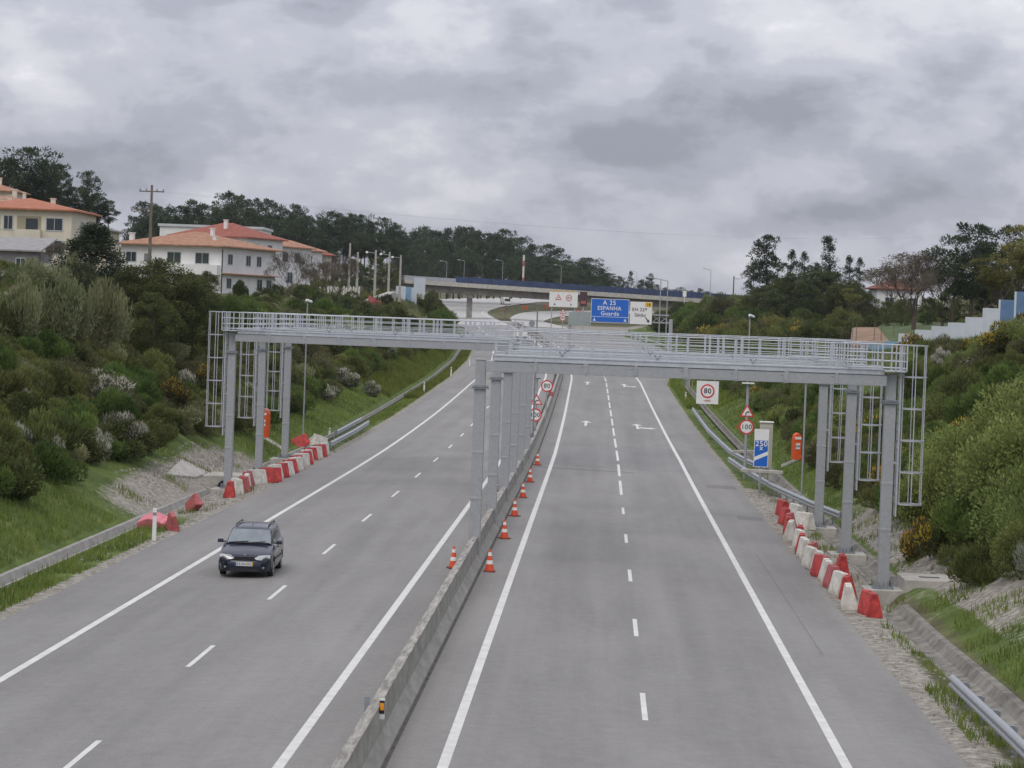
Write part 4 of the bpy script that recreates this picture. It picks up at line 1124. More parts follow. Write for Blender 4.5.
# ------------------------------------------------------------------ houses
def hip_roof(mb, x0, x1, y0, y1, z, h, ov=.6, ridge=None, thick=.16):
    a, b, c, d = (x0-ov, y0-ov, z), (x1+ov, y0-ov, z), (x1+ov, y1+ov, z), (x0-ov, y1+ov, z)
    w_, l_ = x1-x0+2*ov, y1-y0+2*ov
    if w_ >= l_: r0 = (x0-ov+l_/2*.95, (y0+y1)/2, z+h); r1 = (x1+ov-l_/2*.95, (y0+y1)/2, z+h); mb.poly([a, b, r1, r0]); mb.poly([b, c, r1]); mb.poly([c, d, r0, r1]); mb.poly([d, a, r0])
    else: r0 = ((x0+x1)/2, y0-ov+w_/2*.95, z+h); r1 = ((x0+x1)/2, y1+ov-w_/2*.95, z+h); mb.poly([a, b, r0]); mb.poly([b, c, r1, r0]); mb.poly([c, d, r1]); mb.poly([d, a, r0, r1])
    lo = [(p[0], p[1], p[2]-thick) for p in (a, b, c, d)]
    mb.poly(lo[::-1]); hi = (a, b, c, d)
    for i in range(4): j = (i+1) % 4; mb.quad(lo[i], lo[j], hi[j], hi[i])
def window_(parent, face, u, z, w_, h, W, D, m=None, shut=False):
    """face F: y=0 side, R: x=W side, L: x=0"""
    def B(mb, du, dz, ww, hh, off, th):
        if face == 'F': mb.box((u+du, -off, z+dz), (ww, th, hh))
        else: mb.box((W+off, u+du, z+dz), (th, ww, hh))
    mb = MB(); 
    for du, dz, ww, hh in ((0, h/2+.04, w_+.16, .08), (0, -h/2-.05, w_+.24, .10), (-w_/2-.04, 0, .08, h), (w_/2+.04, 0, .08, h), (0, 0, .06, h)): B(mb, du, dz, ww, hh, .03, .06)
    f = mb.build('window', wframe, parent)
    mb = MB(); B(mb, 0, 0, w_, h, .012, .02); mb.build('pane', m or (shutter if shut else glass), f)
def house(name, label, origin, rz, W, D, H, rh, wall_m, roof_m, wins=(), chim=(), ov=.6, group=None, balc=()):
    t = thing(name, label, 'house', origin, rz, group)
    mb = MB(); mb.box((W/2, D/2, H/2-2), (W, D, H+4)); mb.build('wall', wall_m, t)
    mb = MB(); hip_roof(mb, 0, W, 0, D, H+.16, rh, ov); rf = mb.build('roof', roof_m, t)
    for (x, y, z, s) in chim:
        mb = MB(); mb.box((x, y, H+z-.2), (s*.8, s*.8, 1.5)); mb.box((x, y, H+z+.58), (s*1.05, s*1.05, .1)); mb.build('chimney', wall_m, rf)
    for wd in wins: window_(t, *wd[:5], W, D, shut=(len(wd) > 5))
    for (x, z, w_, h) in balc:      # balcony with parapet: shade of the recess painted as a flat darker panel
        mb = MB(); mb.box((x, -.02, z), (w_, .04, h)); rc_ = mb.build('balcony_shade_panel', mat('balcony_shade', (.32, .29, .20), .9), t)
        mb = MB(); mb.box((x+w_*.12, -.05, z-.1), (w_*.5, .03, h-.3)); mb.build('balcony_door', glass, rc_)
        mb = MB(); mb.box((x, -.35, z-h/2-.35), (w_+.2, .7, 1.0)); mb.build('parapet', wall_m, t)
    return t
Y1 = 270; cp = P(72, 211.5, Y1); H1 = 7.6
house('cream_house', 'cream two storey house with an orange tiled hip roof at the far left', (cp.x-11.6, Y1, cp.z-H1), 0, 11.6, 13, H1, 1.35, cream, tiles_or,
      [('F', 9.75, 6.15, 1.7, 1.25), ('F', 9.75, 3.7, 1.7, 1.35), ('F', 4.75, 6.2, .9, 1.4), ('F', 3.4, 6.2, .8, 1.4), ('R', 5.5, 6.0, 1.6, 1.3), ('R', 10, 3.5, 1.6, 1.3)], [(8.0, 7, 1.0, .6), (3.5, 6, 1.1, .5)], balc=[(7.0, 6.15, 2.6, 1.6), (7.0, 3.6, 2.6, 1.9)])
# the house's left neighbour, mostly outside the frame
p = P(-6, 216, 282); house('orange_roofed_house', 'orange roofed cream house behind the left edge, left of the long cream house', (p.x-9, 282, p.z-8), 0, 12, 10, 8.4, 1.6, cream, tiles_or, [('F', 9.5, 7, 1.2, 1.2)], [(9, 4, 1.2, .5)])
p = P(28, 204, 330); house('hillside_house', 'small red roofed house high on the hill behind the cream house', (p.x-7, 330, p.z-7), 0, 7, 8, 7, 1.0, cream, tiles, [('F', 4.5, 6, 1.0, 1.0), ('F', 2.5, 6, 1.0, 1.0)], [(1.5, 3, 1.3, .6), (4.5, 3, 1.4, .7), (5.8, 3, 1.0, .5)])
p = P(16, 192, 345); house('hillside_house', 'topmost red roofed house at the left edge under the pine clump', (p.x-8, 345, p.z-7), 0, 7.5, 8, 7, 1.3, cream, tiles, [], [(5, 3, 1.4, .6)])
p = P(110, 232, 300); house('gabled_house', 'small pale house with a grey roof right of the cream house', (p.x-6, 300, p.z-6.5), 0, 5.6, 8, 6.6, 1.0, cream, greyroof, [('F', 2.2, 5.6, 1.2, 1.1), ('F', 4.3, 5.6, 1.0, 1.1)])
# grey outbuilding
p = P(38, 250, 235)
t = thing('grey_outbuilding', 'low grey block outbuilding with a mono pitch grey roof at the left edge', 'outbuilding', (p.x-9, 235, p.z-3.2))
mb = MB(); mb.box((4.5, 3, 0.6), (9, 6, 5)); mb.build('wall', greywall, t)
mb = MB(); q = [(-.4, -.4, 3.15), (9.4, -.4, 3.15), (9.4, 6.4, 4.5), (-.4, 6.4, 4.5)]; mb.poly(q); mb.poly([(a, b, c-.14) for a, b, c in reversed(q)])
for i in range(4): a, b = q[i], q[(i+1) % 4]; mb.quad((a[0], a[1], a[2]-.14), (b[0], b[1], b[2]-.14), b, a)
mb.build('roof', greyroof, t)
for x in (4.6, 7.4): window_(t, 'F', x, 1.9, .8, .9, 9, 6)
p = P(60, 264, 225); slab_line((p.x-1.5, 225, p.z), (p.x+3.2, 225, p.z), .3, 2.5, conc_pale, 'garden_wall', 'pale low garden wall beside the grey outbuilding')
# white house with the long orange roof
Y2 = 330; cp = P(222, 247, Y2); H2 = 6.6; th = R(-17)
W2, D2 = 14.8, 17
org = Vector((cp.x-W2*math.cos(th), Y2-W2*math.sin(th), cp.z-H2))
house('white_house', 'large white two storey house with a wide orange tiled roof and long balcony', org, th, W2, D2, H2, 2.0, whitewash, tiles,
      [('F', 1.6, 5.0, 1.4, 1.2), ('F', 7.9, 5.05, 1.9, 1.35, 1), ('F', 12.0, 5.05, 1.9, 1.35, 1), ('R', 2.6, 5.05, 1.3, 1.25, 1), ('R', 8.2, 5.05, 1.3, 1.25, 1), ('R', 11.6, 5.05, 1.3, 1.25, 1), ('R', 2.4, 1.9, 1.3, 1.25, 1), ('R', 12, 1.9, 1.5, 1.4), ('R', 15, 1.9, 1.5, 1.4)],
      [(1.0, 1.2, 1.0, .7), (12.3, 3.0, .9, .6), (9.5, 8, 2.1, .6)], .9)
t2 = [o for o in C.objects if o.get('label', '').startswith('large white two storey')][0]
mb = MB(); mb.box((9.9, -.55, 3.55), (9.6, 1.1, 1.3)); mb.build('balcony', whitewash, t2)
mb = MB(); mb.box((W2+.4, D2/2, 3.15), (.8, D2, .14)); mb.build('ledge', tiles, t2)
mb = MB(); mb.box((W2+.05, .10, 3.2), (.12, .12, 6.2)); mb.build('downpipe', trim, t2)
p = P(232, 239, 362); house('white_upper_house', 'white upper block with a red tiled pyramid roof behind the large white house', (p.x-8, 358, p.z-8), R(-20), 12, 11, 8.0, 2.1, whitewash, tiles_red, [('R', 3, 6.6, 1.2, 1.2, 1), ('R', 7, 6.6, 1.2, 1.2, 1)], [(7, 3, 2.0, .6)])
tp = None
labs = ['terraced house with a tiled roof, left one of the three beside the bare tree', 'terraced house with a tiled roof, middle one of the three beside the bare tree', 'terraced house with a tiled roof, right one of the three beside the bare tree']
for i, (px, py, Y, rf_) in enumerate(((270, 247, 372, tiles), (283, 250, 388, tiles), (294, 254, 404, tiles_red))):
    p = P(px, py, Y)
    house('terraced_house', labs[i], (p.x-5.5, Y, p.z-6.4), R(-24), 7.5, 10, 6.4, 1.5, whitewash if i != 2 else cream, rf_, [('F', 2, 5, 1.3, 1.3), ('F', 5.2, 5, 1.3, 1.3), ('R', 2.5, 5, 1.4, 1.3, 1), ('R', 6, 5, 1.4, 1.3, 1), ('F', 5.2, 2, 1.3, 1.5), ('R', 4, 2, 1.4, 1.5)], [(2, 4, 1.4, .5)], group='terraced houses beside the bare tree')
p0_, p1_ = P(160, 223, 420), P(262, 228, 420)
t = thing('long_shed', 'long low pale roofed shed behind the red roofs', 'shed', (p0_.x, 420, p0_.z-6))
Lx = p1_.x-p0_.x
mb = MB(); mb.box((Lx/2, 6, 2), (Lx, 12, 7.0)); mb.build('wall', whitewash, t); mb = MB(); mb.box((Lx/2, 6, 5.72), (Lx+.6, 12.6, .42)); mb.build('roof', mat('pale_metal_roof', (.55, .57, .58), .5, .1, .08, .3), t)
# house on the right
p = P(877, 289, 390)
house('white_house', 'white house with a brown red roof behind the bare tree on the right', (p.x, 390, p.z-5), R(4), 7, 7, 5.0, 1.7, whitewash, mat('brown_tiles', (.22, .085, .06), .9, 0, .15, 1), [('F', 2, 3.2, 1.3, 1.1), ('F', 5.5, 3.2, 1.3, 1.1)], [])

# ------------------------------------------------------------------ overpass
def bridge():
    Yb = 630; t = thing('overpass_bridge', 'long concrete overpass with a blue mesh fence crossing above the motorway bend', 'bridge', (0, Yb, 0))
    xs = np.linspace(-62, 38, 21)
    def zb(x): return 13.75-.030*(x+45)
    def sweep(name, m, y0, y1, za, zb2, parent=t):
        mb = MB(); k = 0; r_ = []
        for x in xs: r_.append([(x, y0, zb(x)+za), (x, y0, zb(x)+zb2), (x, y1, zb(x)+zb2), (x, y1, zb(x)+za)])
        for q in r_: mb.v += q
        for i in range(len(r_)-1):
            for j in range(4): a = i*4+j; b = i*4+(j+1) % 4; mb.f.append((a, b, b+4, a+4)); mb.m.append(0)
        mb.f.append((0, 1, 2, 3)); mb.m.append(0); k = (len(r_)-1)*4; mb.f.append((k+3, k+2, k+1, k)); mb.m.append(0)
        o = mb.build(name, m, parent); bm_fix(o); return o
    sweep('girder', mat('bridge_girder', (.155, .145, .125), .95, 0, .3, .5), 1.2, 9.2, 0, 1.75)
    sweep('deck', conc, .0, 10.4, 1.76, 2.05)
    sweep('parapet', conc_pale, -.05, .30, 1.70, 2.75); sweep('parapet', conc_pale, 10.1, 10.45, 1.70, 2.75)
    fx = [x for x in xs if x > -36]
    mb = MB()
    for a, b in zip(xs, xs[1:]):
        m_ = b > -36
        if m_:
            for yy in (.10,):
                mb.quad((a, yy, zb(a)+2.76), (b, yy, zb(b)+2.76), (b, yy, zb(b)+4.25), (a, yy, zb(a)+4.25)); mb.quad((a, yy+.06, zb(a)+4.25), (b, yy+.06, zb(b)+4.25), (b, yy+.06, zb(b)+2.76), (a, yy+.06, zb(a)+2.76))
    mb.build('mesh_fence', bluefence, t)
    mb = MB()
    for x in np.arange(-36, 38, 2.5): mb.box((x, .04, zb(x)+3.5), (.1, .1, 1.6))
    f = mb.build('fence_posts', mat('blue_post', (.035, .06, .14), .6), t); f['kind'] = 'stuff'
    mb = MB()
    for a, b in zip(xs, xs[1:]):
        if b <= -36: mb.quad((a, .1, zb(a)+2.76), (b, .1, zb(b)+2.76), (b, .1, zb(b)+3.7), (a, .1, zb(a)+3.7)); mb.quad((b, .16, zb(b)+2.76), (a, .16, zb(a)+2.76), (a, .16, zb(a)+3.7), (b, .16, zb(b)+3.7))
    mb.build('grey_panel', mat('grey_panel', (.33, .33, .37), .6), t)
    for px in (468.5,):
        x = P(px, 300, Yb).x
        mb = MB(); mb.box((x, 5, (zb(x)+6.5)/2-.4), (1.35, 1.5, zb(x)-6.5+.0)); mb.build('pier', conc, t, bevel=.05); mb = MB(); mb.box((x, 5, zb(x)-.45), (2.0, 6, .85)); mb.build('pier_cap', conc, t)
    for x in (-62, 38): mb = MB(); mb.box((x, 5, 9.5), (3, 10, 9)); mb.build('abutment', conc, t)
bridge()

# ------------------------------------------------------------------ lamps, poles
def street_lamp(px, pt, Y, lab, base_z, arm=-1, r_=.07, group='street lamps along the overpass'):
    p = P(px, pt, Y); t = thing('street_lamp', lab, 'street lamp', (p.x, Y, base_z), 0, group); h = p.z-base_z
    mb = MB(); mb.tube((0, 0, 0), (0, 0, h), r_, r_*.6, n=6); mb.tube((0, 0, h), (arm*1.4, 0, h+.25), r_*.55, n=6); mb.build('pole', galv, t)
    mb = MB(); mb.box((arm*1.5, 0, h+.25), (.7, .3, .15), top=.7); mb.build('lamp_head', sign_back, t)
zbk = lambda Y, px: 13.75-.030*((px-VX)/F*Y+45)+2.0
for px, pt, lab in ((447, 262, 'street lamp on the overpass, leftmost of the row'), (464.5, 261, 'street lamp on the overpass, second from the left'), (503, 261, 'street lamp on the overpass just left of the red and white mast'), (561.5, 266, 'street lamp on the overpass above the white warning board'),
                    (631, 279, 'street lamp on the overpass above the blue sign, left of three'), (637, 272, 'street lamp on the overpass above the white exit sign, middle of three'), (644.5, 276, 'street lamp on the overpass above the white exit sign, right of three')):
    street_lamp(px, pt, 638, lab, zbk(638, px), -1 if px < 640 else 1)
street_lamp(661, 279.5, 345, 'tall roadside lamp right of the white exit sign, arm to the left', terr((661-VX)/F*345, 345), -1, .10, 'roadside lamps right of the exit sign')
street_lamp(668, 281, 352, 'tall roadside lamp nearest the sign gantry post on the right', terr((668-VX)/F*352, 352), -1, .10, 'roadside lamps right of the exit sign')
street_lamp(711, 270, 560, 'lone street lamp on the skyline right of the overpass', terr((711-VX)/F*560, 560), -1, .09, 'skyline lamps')
street_lamp(654, 282, 640, 'street lamp on the overpass nearest its right end', zbk(640, 654), -1)
# red and white mast
p = P(524, 255, 645); zb_ = zbk(645, 524)-1
t = thing('striped_mast', 'thick red and white striped mast standing behind the overpass fence', 'mast', (p.x, 645, zb_)); h = p.z-zb_; n = 7
for i in range(n):
    mb = MB(); mb.tube((0, 0, h*i/n), (0, 0, h*(i+1)/n-.004), .26, .26, n=10); mb.build('stripe', red_fade if i in (2, 5) else white_pl, t)
# white sign on the bridge
p = P(685, 296, 625); mb = MB(); mb.box((0, 0, .6), (.9, .1, 1.5)); mb.box((0, .02, -1.0), (.12, .12, 2.0)); o = mb.build('white_sign', white_p, loc=(p.x, 628.5, p.z)); tag(o, 'small white sign fixed on the overpass fence near its right end', 'road sign')
# concrete poles beside the ramp
cps = [(350.3, 243, 272, 400, 'thin concrete pole with a small lamp, leftmost and highest of the ramp poles', 0), (358, 252, 295, 372, 'thick concrete pole without a lamp at the left of the ramp', 0), (376, 250, 295, 380, 'concrete lamp pole in the middle of the ramp group', 1), (389.7, 252, 292, 392, 'concrete lamp pole second from the right of the ramp group', 1), (401, 255, 288, 402, 'concrete lamp pole at the right of the ramp group', 1)]
for px, pt, pb_, Y, lab, lamp in cps:
    p = P(px, pt, Y); q = P(px, pb_, Y); zb_ = min(q.z, terr(p.x, Y))-.3; h = p.z-zb_
    t = thing('concrete_pole', lab, 'pole', (p.x, Y, zb_), 0, 'concrete poles beside the ramp')
    mb = MB(); mb.box((0, 0, h/2), (.42, .34, h), top=.62); mb.build('pole', pole_c, t)
    if lamp:
        mb = MB(); mb.tube((0, 0, h-.5), (-1.2, 0, h-.35), .04, n=6); a_ = mb.build('lamp_arm', galv, t)
        mb = MB(); mb.lathe([(.05, -.2), (.2, -.1), (.2, .08), (.08, .18)], (-1.35, 0, h-.4), 10); mb.build('lamp_head', white_p, t)
# utility pole with crossarms
p = P(152, 185, 215); zb_ = terr(p.x, 215)-.5; h = p.z-zb_
t = thing('utility_pole', 'tall weathered utility pole with crossarms in front of the white house', 'utility pole', (p.x, 215, zb_))
mb = MB(); mb.box((0, 0, h/2), (.34, .26, h), top=.5); mb.build('pole', wood_p, t)
for dz, hw in ((.55, 1.05), (2.1, 1.15)):
    mb = MB(); mb.box((-(.0 if dz < 1 else .75), 0, h-dz), (2*hw if dz < 1 else 1.5, .09, .10)); ca = mb.build('crossarm', wood_p, t)
    for x in ((-1.0, -.45, .45, 1.0) if dz < 1 else (-1.4, -.9, -.4)):
        mb = MB(); mb.lathe([(.05, 0), (.07, .08), (.04, .2)], (x, 0, h-dz+.05), 8); mb.build('insulator', sign_back, ca)
mb = MB(); mb.box((-.2, 0, h-6.2), (.5, .3, .7)); mb.build('junction_box', greywall, t)
wires = MB()
for dx, dz in ((-1.0, .5), (1.0, .5), (.45, .5)):
    a = Vector((p.x+dx, 215, zb_+h-dz)); b = Vector((P(960, 235, 520).x, 520, P(960, 240, 520).z+dz*2)); pts = []
    for i in range(25): t_ = i/24; v = a.lerp(b, t_); v.z -= 6*4*t_*(1-t_)*.35; pts.append(v)
    wires.path(pts, .004, 4)
for k, dx in enumerate((-1.0, 0, 1.0)): pass
tag(wires.build('overhead_wires', sign_back), 'thin overhead wires running right from the utility pole across the sky', 'wires')
# skyline pole on the right
p = P(734, 276, 470); zb_ = terr(p.x, 470)-.3; t = thing('utility_pole', 'short dark utility pole on the skyline left of the right-hand pines', 'utility pole', (p.x, 470, zb_)); h = p.z-zb_
mb = MB(); mb.box((0, 0, h/2), (.30, .26, h), top=.7); mb.build('pole', wood_p, t); mb = MB(); mb.box((.6, 0, h-.5), (1.3, .08, .08)); mb.build('crossarm', wood_p, t)

# ------------------------------------------------------------------ noise barriers
def noise_panel(x0, x1, ytop0, ybot0, Y, m, lab, tilt=0.0, group='stepped noise barrier panels'):
    a = P(x0, ytop0, Y); b = P(x1, ytop0, Y); c = P(x0, ybot0, Y)
    zt, zb_ = a.z, c.z; W_ = b.x-a.x
    t = thing('noise_barrier', lab, 'noise barrier', ((a.x+b.x)/2, Y, zb_), tilt, group)
    mb = MB(); mb.box((0, 0, (zt-zb_)/2-.6), (W_/math.cos(tilt)-.02, .14, zt-zb_+1.2)); mb.build('panel', m, t, bevel=.01)
    mb = MB(); mb.box((-W_/2/math.cos(tilt), -.02, (zt-zb_)/2-.6), (.13, .20, zt-zb_+1.2)); mb.build('post', nb_white, t)
st_p = [(1016, 1036, 291.6, 320, 166, nb_deep, 'darkest blue'), (1000, 1018, 299.6, 322, 172, nb_deep, 'deep blue'), (984, 1001, 308, 326, 180, nb_white, 'pale grey'), (966.5, 984.5, 317, 332, 189, nb_white, 'pale grey'), (949, 967, 322.5, 338, 199, nb_white, 'pale grey'),
        (932.5, 949.5, 326, 340, 210, nb_white, 'pale grey'), (916, 933, 329.6, 343, 222, nb_white, 'pale grey'), (899.5, 916.5, 333.5, 348, 235, nb_white, 'pale grey')]
nth = ['at the right edge of the photo', 'second from the right edge', 'third from the right edge', 'fourth from the right edge', 'fifth from the right edge', 'sixth from the right edge', 'seventh from the right edge', 'lowest and leftmost of the white run']
for i, (x0, x1, a, b, Y, m, cn) in enumerate(st_p): noise_panel(x0, x1, a, b+4, Y, m, '%s noise barrier wall, %s' % (cn, nth[i]), R(-8))
for i, (x0, x1, a, Y, lab) in enumerate(((884, 900, 341, 246, 'blue grey noise panel just left of the white run, behind the gantry railing'), (868, 884.5, 343.5, 256, 'blue grey noise panel second to the left, behind the gantry railing'), (852, 868.5, 348, 266, 'lowest blue grey noise panel behind the gantry railing'))):
    noise_panel(x0, x1, a, 366, Y, nb_blue, lab, R(-8))
noise_panel(396.5, 405.5, 286, 309, 418, nb_white, 'pale noise panel on the left crest, left of its blue stripe', R(10), 'noise panels on the left crest'); noise_panel(405.5, 411.5, 287, 312.5, 420, nb_blue, 'pale blue noise panel stripe on the left crest', R(10), 'noise panels on the left crest')
noise_panel(411.5, 417, 287.5, 309, 422, nb_white, 'narrow pale noise panel right of the blue stripe on the left crest', R(10), 'noise panels on the left crest')
noise_panel(414.5, 425.5, 277.5, 293, 500, nb_white, 'white noise panel in front of the overpass left end', R(12), 'noise panels on the left crest')
# pale stones by the ramp, concrete ramp wall
for i in range(16):
    px = 321+2.5*i+random.uniform(-.6, .6); py = 292+(i % 3)*1.2; Y = 365+2*(i % 3); p = P(px, py, Y)
    mb = MB(); mb.box((0, 0, .1), (.26, .22, random.uniform(1.2, 1.9)), top=.8); o = mb.build('white_stake', white_pl, loc=tuple(p)); o.rotation_euler = (random.uniform(-.1, .1), random.uniform(-.25, .25), 0)
    tag(o, 'white stake in the jumbled row beside the ramp', 'stake', 'white stakes beside the ramp')
slab_line(P(366, 301, 366), P(392, 291.5, 392), 1.2, 2.2, conc_pale, 'ramp_wall', 'pale concrete ramp wall rising behind the ramp poles')
p = P(374, 302, 362); mb = MB(); mb.poly([(-.9, 0, -.4), (.9, .1, -.5), (.3, -.1, .3), (-.8, .1, 1.0)]); mb.poly([(.2, 0, .2), (1.3, .1, -.6), (1.0, 0, .3)]); mb.poly([(-.9, .6, -.4), (.9, .7, -.5), (.3, .3, .5), (-.7, .4, .9)])
tag(mb.build('red_tarpaulin', red_fade, loc=tuple(p)), 'crumpled red tarpaulin beside the ramp wall', 'tarpaulin')
# white lorry far away
p = P(506, 303.5, 790); zb_ = terr(p.x, 790)+.05
t = thing('white_lorry', 'small white lorry on the far bend under the overpass', 'lorry', (p.x, 790, zb_), R(15))
mb = MB(); mb.box((0, 1.8, 1.7), (2.1, 4.0, 2.2)); mb.build('cargo_box', white_p, t, bevel=.05); mb = MB(); mb.box((0, -1.1, 1.2), (2.0, 1.7, 1.7), topy=.8); mb.build('cab', white_p, t, bevel=.1)
mb = MB(); mb.box((0, -1.98, 1.5), (1.7, .06, .7)); mb.build('windscreen', glass, t)
for x in (-.9, .9):
    for y in (-1.1, 2.6): mb = MB(); mb.tube((x-.12, y, .42), (x+.12, y, .42), .42, n=14); mb.build('wheel', dark, t)

# ------------------------------------------------------------------ vegetation
def unit(n):
    v = rng.normal(size=(n, 3)); return v/np.linalg.norm(v, axis=1)[:, None]
def tri_leaves(c, d, ln, wd):
    """one narrow triangle per leaf or twig: base at c, pointing along d"""
    n = len(c); d = d/np.linalg.norm(d, axis=1)[:, None]; s = np.cross(d, unit(n)); s /= np.maximum(np.linalg.norm(s, axis=1), 1e-6)[:, None]
    ln = np.broadcast_to(ln, n)[:, None]; wd = np.broadcast_to(wd, n)[:, None]
    return np.stack([c-s*wd/2, c+s*wd/2, c+d*ln], axis=1)
def quad_leaves(c, d, ln, wd):
    n = len(c); d = d/np.linalg.norm(d, axis=1)[:, None]; s = np.cross(d, unit(n)); s /= np.maximum(np.linalg.norm(s, axis=1), 1e-6)[:, None]
    ln = np.broadcast_to(ln, n)[:, None]; wd = np.broadcast_to(wd, n)[:, None]
    return np.stack([c-d*ln*.5, c+s*wd/2, c+d*ln*.5, c-s*wd/2], axis=1)
def leaf_mesh(name, arr, tone, mats, extra=None):
    n, k, _ = arr.shape; me = bpy.data.meshes.new(name)
    V = arr.reshape(-1, 3); me.vertices.add(len(V)); me.vertices.foreach_set('co', V.astype(np.float32).ravel())
    me.loops.add(n*k); me.loops.foreach_set('vertex_index', np.arange(n*k, dtype=np.int32))
    me.polygons.add(n); me.polygons.foreach_set('loop_start', np.arange(0, n*k, k, dtype=np.int32))
    at = me.attributes.new('tone', 'FLOAT', 'FACE'); at.data.foreach_set('value', np.clip(tone, 0, 1).astype(np.float32))
    me.update(calc_edges=True)
    for m in (mats if isinstance(mats, (list, tuple)) else [mats]): me.materials.append(m)
    return me
def lobes(n, flat=.8, h=1.0):
    """lobe centres and radii of an uneven mound, about 1 m across half-width and h high"""
    out_ = []
    for i in range(n):
        a = rng.uniform(0, 2*math.pi); r = .72*math.sqrt(rng.uniform(0, 1)); z = h*rng.uniform(.18, .72)*(1-.35*r)
        out_.append((r*math.cos(a), r*math.sin(a), z, rng.uniform(.22, .46)))
    out_.append((rng.uniform(-.2, .2), rng.uniform(-.2, .2), h*.68, .34)); return out_
def bush_mesh(name, m, n=3600, h=1.05, up=.9, ln=.2, wd=.03, nl=11, flower=0.0, quad=False, fill=.55, flower_top=False):
    lb = lobes(nl, h=h); cs = []; ds = []; tn = []
    per = n//len(lb)
    for (x, y, z, r) in lb:
        u = unit(per); rr = r*(fill+(1-fill)*rng.uniform(0, 1, per)**.6)[:, None]
        c = np.array([x, y, z])+u*rr*np.array([1, 1, .9]); c[:, 2] = np.maximum(c[:, 2], .02)
        d = u*.8+np.array([0, 0, up])+unit(per)*.45
        t_ = .20+.34*rng.uniform(0, 1)+rng.normal(0, .14, per)
        if flower:
            fl = rng.uniform(0, 1, per) < flower*rng.uniform(0, 2.2)*np.where(u[:, 2] > -.1, 1, .1); t_ = np.where(fl, 1.0, np.minimum(t_, .88))
        else: t_ = t_
        cs.append(c); ds.append(d); tn.append(t_)
    c = np.concatenate(cs); d = np.concatenate(ds); t_ = np.concatenate(tn); k = len(c)
    f = quad_leaves if quad else tri_leaves
    arr = f(c, d, ln*rng.uniform(.6, 1.3, k), wd*rng.uniform(.7, 1.3, k))
    return leaf_mesh(name, arr, t_, m)
def add_stems(me_name, n=7, h=.7):
    mb = MB()
    for i in range(n):
        a = rng.uniform(0, 6.28); r = rng.uniform(.1, .6); mb.path([(0+.1*math.cos(a), .1*math.sin(a), -.15), (r*.5*math.cos(a), r*.5*math.sin(a), h*.4), (r*math.cos(a), r*math.sin(a), h)], .022, 4)
    return mb
VEG = {}
def veg_kind(key, nvar, **kw):
    VEG[key] = [bush_mesh(key, **kw) for _ in range(nvar)]
veg_kind('broom_bush', 4, m=lm_broom, n=6500, up=.9, ln=.13, wd=.034)
veg_kind('green_broom_bush', 3, m=lm_broomg, n=6500, up=.8, ln=.12, wd=.036)
veg_kind('scrub_bush', 3, m=lm_brown, n=6000, up=.4, ln=.11, wd=.030, h=.9, fill=.35)
veg_kind('white_broom_bush', 2, m=lm_wht, n=6000, up=.8, ln=.13, wd=.034, flower=.34)
veg_kind('gorse_bush', 3, m=lm_gorse, n=4600, up=.6, ln=.12, wd=.05, flower=.20)
veg_kind('willow_bush', 3, m=lm_willow, n=14000, up=.25, ln=.058, wd=.030, h=1.3, nl=26, quad=True, fill=.35)
veg_kind('sallow_bush', 3, m=lm_olive, n=8500, up=.8, ln=.085, wd=.026, h=1.2, nl=16, quad=True, fill=.3)
veg_kind('evergreen_bush', 3, m=lm_mixed, n=6500, up=.5, ln=.10, wd=.05, h=1.15, nl=16, quad=True)
veg_kind('silver_bush', 2, m=lm_silver, n=5000, up=1.0, ln=.15, wd=.022, h=1.0, nl=12, fill=.4)
veg_kind('spring_bush', 2, m=lm_spring, n=4500, up=.9, ln=.11, wd=.035, h=1.2, nl=14, quad=True, fill=.3)
vcount = {}
def put(key, X, Y, s, lab, group, sz=None, cat='bush', dz=0.0):
    me = VEG[key][int(rng.integers(len(VEG[key])))]
    o = bpy.data.objects.new(key, me); C.objects.link(o)
    o.location = (X, Y, terr(X, Y)-.12*s+dz); o.rotation_euler = (0, 0, rng.uniform(0, 6.28)); o.scale = (s, s*rng.uniform(.85, 1.15), sz or s*rng.uniform(.85, 1.2))
    tag(o, lab, cat, group); vcount[key] = vcount.get(key, 0)+1; return o
def hidden_path(X, Y): return False

# explicit plants: right side
for X, Y, s, sz in ((12.9, 76.3, 1.3, 2.0), (13.7, 79, 1.9, 2.7), (13.9, 85, 2.3, 3.3), (12.7, 95, 1.7, 2.6), (13.3, 102, 1.8, 2.7), (16.4, 84, 2.4, 3.4), (14.6, 92, 2.2, 3.0), (17.0, 92, 2.6, 3.4), (14.0, 98, 1.9, 2.6), (16.5, 99, 2.4, 3.0), (19.0, 101, 2.4, 2.8), (13.2, 75.5, 1.3, 1.7)):
    put('willow_bush', X, Y, s, 'light green willow-like bush in the big thicket at the right edge, above the culvert', 'light green bushes behind the nearest right gantry post', sz)
put('gorse_bush', 11.3, 89, 1.0, 'gorse bush with yellow flowers just under the cage of the nearest right ladder', 'gorse bushes on the right bank', 1.5)
put('gorse_bush', 11.9, 86.5, 1.0, 'second yellow gorse bush, deeper in the thicket behind the right ladder', 'gorse bushes on the right bank', 1.6)
put('broom_bush', 12.3, 84.6, 1.2, 'dark broom bush under the yellow gorse by the culvert', None, 1.2)
put('broom_bush', 12.3, 79.5, 1.2, 'dark shaggy broom bush directly behind the culvert wing wall', None, 1.3)
put('broom_bush', 11.7, 75.8, 1.0, 'dark broom bush hanging over the bank right in front of the culvert', None, 1.1)
put('willow_bush', 12.3, 73.6, 1.1, 'light green bush overhanging the gravelly bank at the right edge', None, 1.5)
put('silver_bush', 12.6, 71.6, 1.1, 'silvery leaved bush at the right edge above the channel', 'silvery bushes at the right edge', 1.3)
